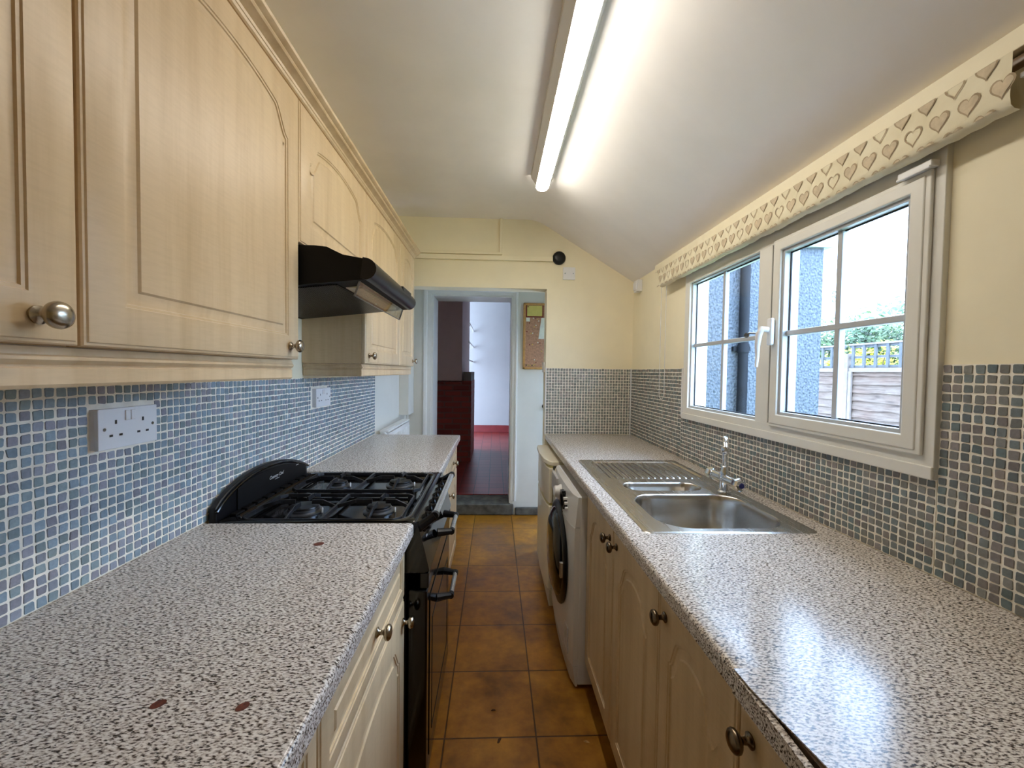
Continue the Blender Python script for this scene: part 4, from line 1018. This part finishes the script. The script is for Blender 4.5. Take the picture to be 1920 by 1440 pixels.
# ------------------------------------------------------------ crumbs on the floor
def bit(x, y, s_, rot, mat, label):
    n_ = 9; vs = []; rr_ = random.Random(int(x*1000))
    for z, k_ in ((.0004, 1), (.004, .6)):
        for i in range(n_):
            a = 2*pi*i/n_; r_ = s_*k_*rr_.uniform(.7, 1.1); u, v = r_*cos(a), r_*.4*sin(a)
            vs.append((x+u*cos(rot)-v*sin(rot), y+u*sin(rot)+v*cos(rot), z))
    tag(link_mesh('floor_debris', MB().add(vs, [tuple(range(n_))[::-1], tuple(range(n_, 2*n_))]+[(i, (i+1) % n_, n_+(i+1) % n_, n_+i) for i in range(n_)]), mat), label, 'debris', 'bits of debris on the floor tiles')
bit(.011, 1.60, .011, .1, 'debris', 'small dark crumb in the middle of a floor tile')
bit(.033, 1.467, .015, 1.1, 'debris', 'curled dark scrap lying on the cross grout line')
bit(.352, 1.452, .012, -.4, 'debris_pale', 'pale crumb on the floor beside the dark plinth')

# ------------------------------------------------------------ outside
struct('ground', MB().box(XR+.12, 16, -8, 3.2, -.25, -.15), 'grass', smooth=0)
pw_ = thing('rendered_wing', 'white pebbledashed house wing seen through the window', 'building', (1.9, 3.4, -.15))
link_mesh('pebbledash_wall', MB().box(1.655, 2.598, 3.2, 3.3, -.15, 2.36).box(2.498, 2.598, 3.3, 3.7, -.15, 2.36), 'pebbledash', pw_, smooth=0)
link_mesh('smooth_band', MB().box(1.112, 1.655, 3.185, 3.3, -.15, 2.36), 'render_smooth', pw_, smooth=0)
link_mesh('roof_edge', MB().box(1.11, 2.65, 3.16, 3.32, 2.36, 2.40).box(2.47, 2.65, 3.32, 3.72, 2.36, 2.40), 'roof_tile', pw_)
dpipe = thing('drainpipe', 'black drainpipe fixed to the pebbledashed wall', 'drainpipe', (1.937, 3.15, 0))
link_mesh('pipe', MB().tube([(1.937, 3.152, -.15), (1.937, 3.152, 2.34)], .036, 20), 'pipe_black', dpipe, smooth=60)
link_mesh('pipe_collar', MB().tube([(1.937, 3.152, 1.52), (1.937, 3.152, 1.585)], .042, 20).box(1.87, 2.005, 3.17, 3.199, 1.535, 1.57), 'pipe_black', dpipe)
hb_ = thing('basket_bracket', 'scrolled iron hanging-basket bracket on the pebbledashed wall', 'bracket', (2.6, 3.22, 1.95))
pts_ = [(2.598, 3.22, 1.985), (2.715, 3.22, 1.985)]
sc1 = [(2.71+.028*(1-i/14)*cos(-pi*.5+i*.5), 3.22, 2.012+.028*(1-i/14)*sin(-pi*.5+i*.5)) for i in range(12)]
sc2 = [(2.71+.028*(1-i/14)*cos(pi*.5-i*.5), 3.22, 1.958+.028*(1-i/14)*sin(pi*.5-i*.5)) for i in range(12)]
link_mesh('bracket_arm', MB().tube(pts_, .004, 6).tube([(2.598, 3.22, 1.915), (2.70, 3.22, 1.98)], .004, 6).tube(sc1, .005, 6).tube(sc2, .005, 6), 'iron_grey', hb_)
# fence panels along x = 4.3
FX = 4.30
edges = [1.1, 2.93, 4.84, 6.9]
lab = ['lap fence panel with trellis top, nearer one to the right', 'lap fence panel with trellis top in the middle of the window view', 'lap fence panel with trellis top next to the pebbledashed wall']
for k_ in range(3):
    a, b = edges[k_]+.06, edges[k_+1]-.026
    t_ = thing('garden_fence', lab[k_], 'fence panel', (FX, (a+b)/2, -.15), group='garden fence panels')
    ls = MB(); z = -.12; rj = random.Random(k_)
    while z < 1.39:
        vs = []; n_ = 14
        for i in range(n_+1):
            y = a+(b-a)*i/n_; dz = rj.gauss(0, .006)
            vs += [(FX-.012, y, z+dz), (FX+.008, y, z+.115), (FX+.012, y, z+.115), (FX-.004, y, z+dz)]
        fs = [(4*i+j_, 4*i+(j_+1) % 4, 4*i+4+(j_+1) % 4, 4*i+4+j_) for i in range(n_) for j_ in range(4)]+[(0, 1, 2, 3), (4*n_+3, 4*n_+2, 4*n_+1, 4*n_)]
        ls.add(vs, fs); z += .098
    link_mesh('lap_boards', ls, 'fence_wood', t_, smooth=0)
    fm = MB().box(FX-.03, FX-.012, a, b, 1.40, 1.45)
    for y in (a+.02, (a+b)/2, b-.02): fm.box(FX-.035, FX-.012, y-.022, y+.022, -.12, 1.41)
    link_mesh('batten', fm, 'post_wood', t_, bev=.003)
    tl = MB()
    for z in (1.465, 1.575, 1.70): tl.box(FX-.02, FX+.006, a, b, z-.014, z+.014)
    y = a+.03
    while y < b: tl.box(FX-.034, FX-.014, y-.016, y+.016, 1.45, 1.72); y += .145
    link_mesh('trellis', tl, 'trellis_wood', t_, bev=.002)
    link_mesh('capping', MB().box(FX-.04, FX+.02, a, b, 1.715, 1.735), 'post_wood', t_)
for k_, y in enumerate(edges):
    tag(link_mesh('fence_post', MB().box(FX-.04, FX+.04, y-.02, y+.055, -.15, 1.62), 'post_wood', bev=.005), ['fence post nearest the camera side, out of the glass', 'fence post between the nearer and middle panels', 'fence post between the middle and far panels', 'fence post behind the pebbledashed wall'][k_], 'fence post', 'fence posts')
# trees and shrubs
def foliage(name, c, r, n_, mat, label, seed, leaf=.05, group=None, trunk=True):
    rj = random.Random(seed); t_ = thing(name, label, 'tree' if trunk else 'shrub', (c[0], c[1], -.15), group=group)
    mb = MB(); blobs = [(Vector((rj.gauss(0, .45), rj.gauss(0, .45), rj.gauss(0, .4))), rj.uniform(.35, .6)) for _ in range(16)]
    for i in range(n_):
        b, br_ = rj.choice(blobs); d = Vector((rj.gauss(0, 1), rj.gauss(0, 1), rj.gauss(0, 1))).normalized()*br_*rj.uniform(.6, 1.05)
        p_ = b+d; p_ = Vector((c[0]+p_.x*r[0], c[1]+p_.y*r[1], c[2]+p_.z*r[2]))
        u = Vector((rj.gauss(0, 1), rj.gauss(0, 1), rj.gauss(0, 1))).normalized(); v = u.orthogonal().normalized(); s_ = leaf*rj.uniform(.6, 1.3)
        mb.add([p_-u*s_, p_+v*s_*.45, p_+u*s_, p_-v*s_*.45], [(0, 1, 2, 3)])
    link_mesh('leaves', mb, mat, t_, smooth=0)
    st_ = MB().tube([(c[0], c[1], -.15), (c[0]+.05, c[1], c[2]*.5), (c[0], c[1]+.05, c[2]+r[2]*.3)], [.07, .05, .02] if trunk else [.02, .015, .008], 8)
    for q_ in range(5):
        b, _ = blobs[q_]; st_.tube([(c[0], c[1], c[2]*.7), (c[0]+b.x*r[0], c[1]+b.y*r[1], c[2]+b.z*r[2])], [.03 if trunk else .008, .005], 5)
    link_mesh('trunk' if trunk else 'stem', st_, 'trunk', t_)
for k_, (c, r, mt, lb) in enumerate([((6.6, 8.3, 1.75), (1.0, 1.1, .75), 'leaf', 'leafy garden tree showing beside the pebbledashed wall'), ((6.9, 6.9, 1.7), (1.0, 1.1, .78), 'leaf_dark', 'bushy tree over the fence behind the middle glazing bar'),
                                     ((6.7, 5.4, 1.6), (1.0, 1.1, .72), 'leaf', 'garden tree over the fence at the right of the window'), ((8.2, 7.5, 1.9), (1.5, 1.6, .6), 'leaf_dark', 'tree farther back rising over the other garden trees'), ((6.6, 3.9, 1.5), (1.0, 1.1, .75), 'leaf_dark', 'garden tree over the fence hidden mostly by the sash')]):
    foliage('garden_tree', c, r, 5200, mt, lb, 20+k_, .055, 'trees beyond the garden fence')
for k_, (c, lb) in enumerate([((4.9, 5.65, 1.5), 'yellow-green shrub glowing through the trellis at the left'), ((4.9, 5.15, 1.52), 'yellow-green shrub behind the trellis in the middle'), ((4.8, 4.6, 1.42), 'small yellow-green shrub behind the trellis at the right')]):
    foliage('yellow_shrub', c, (.22, .24, .20 if k_ < 2 else .10), 700, 'leaf_yellow', lb, 50+k_, .03, 'yellow shrubs behind the trellis', False)
tag(link_mesh('overhead_cable', MB().tube([(8, 14, 3.62), (8, 9.8, 3.40), (8, 7.5, 3.03+.05), (8, 2, 2.6)], .006, 6), 'iron_grey'), 'thin overhead cable crossing the sky outside the window', 'cable')

for o in bpy.data.objects:
    for k_ in ('_wl', '_local'):
        if k_ in o: del o[k_]
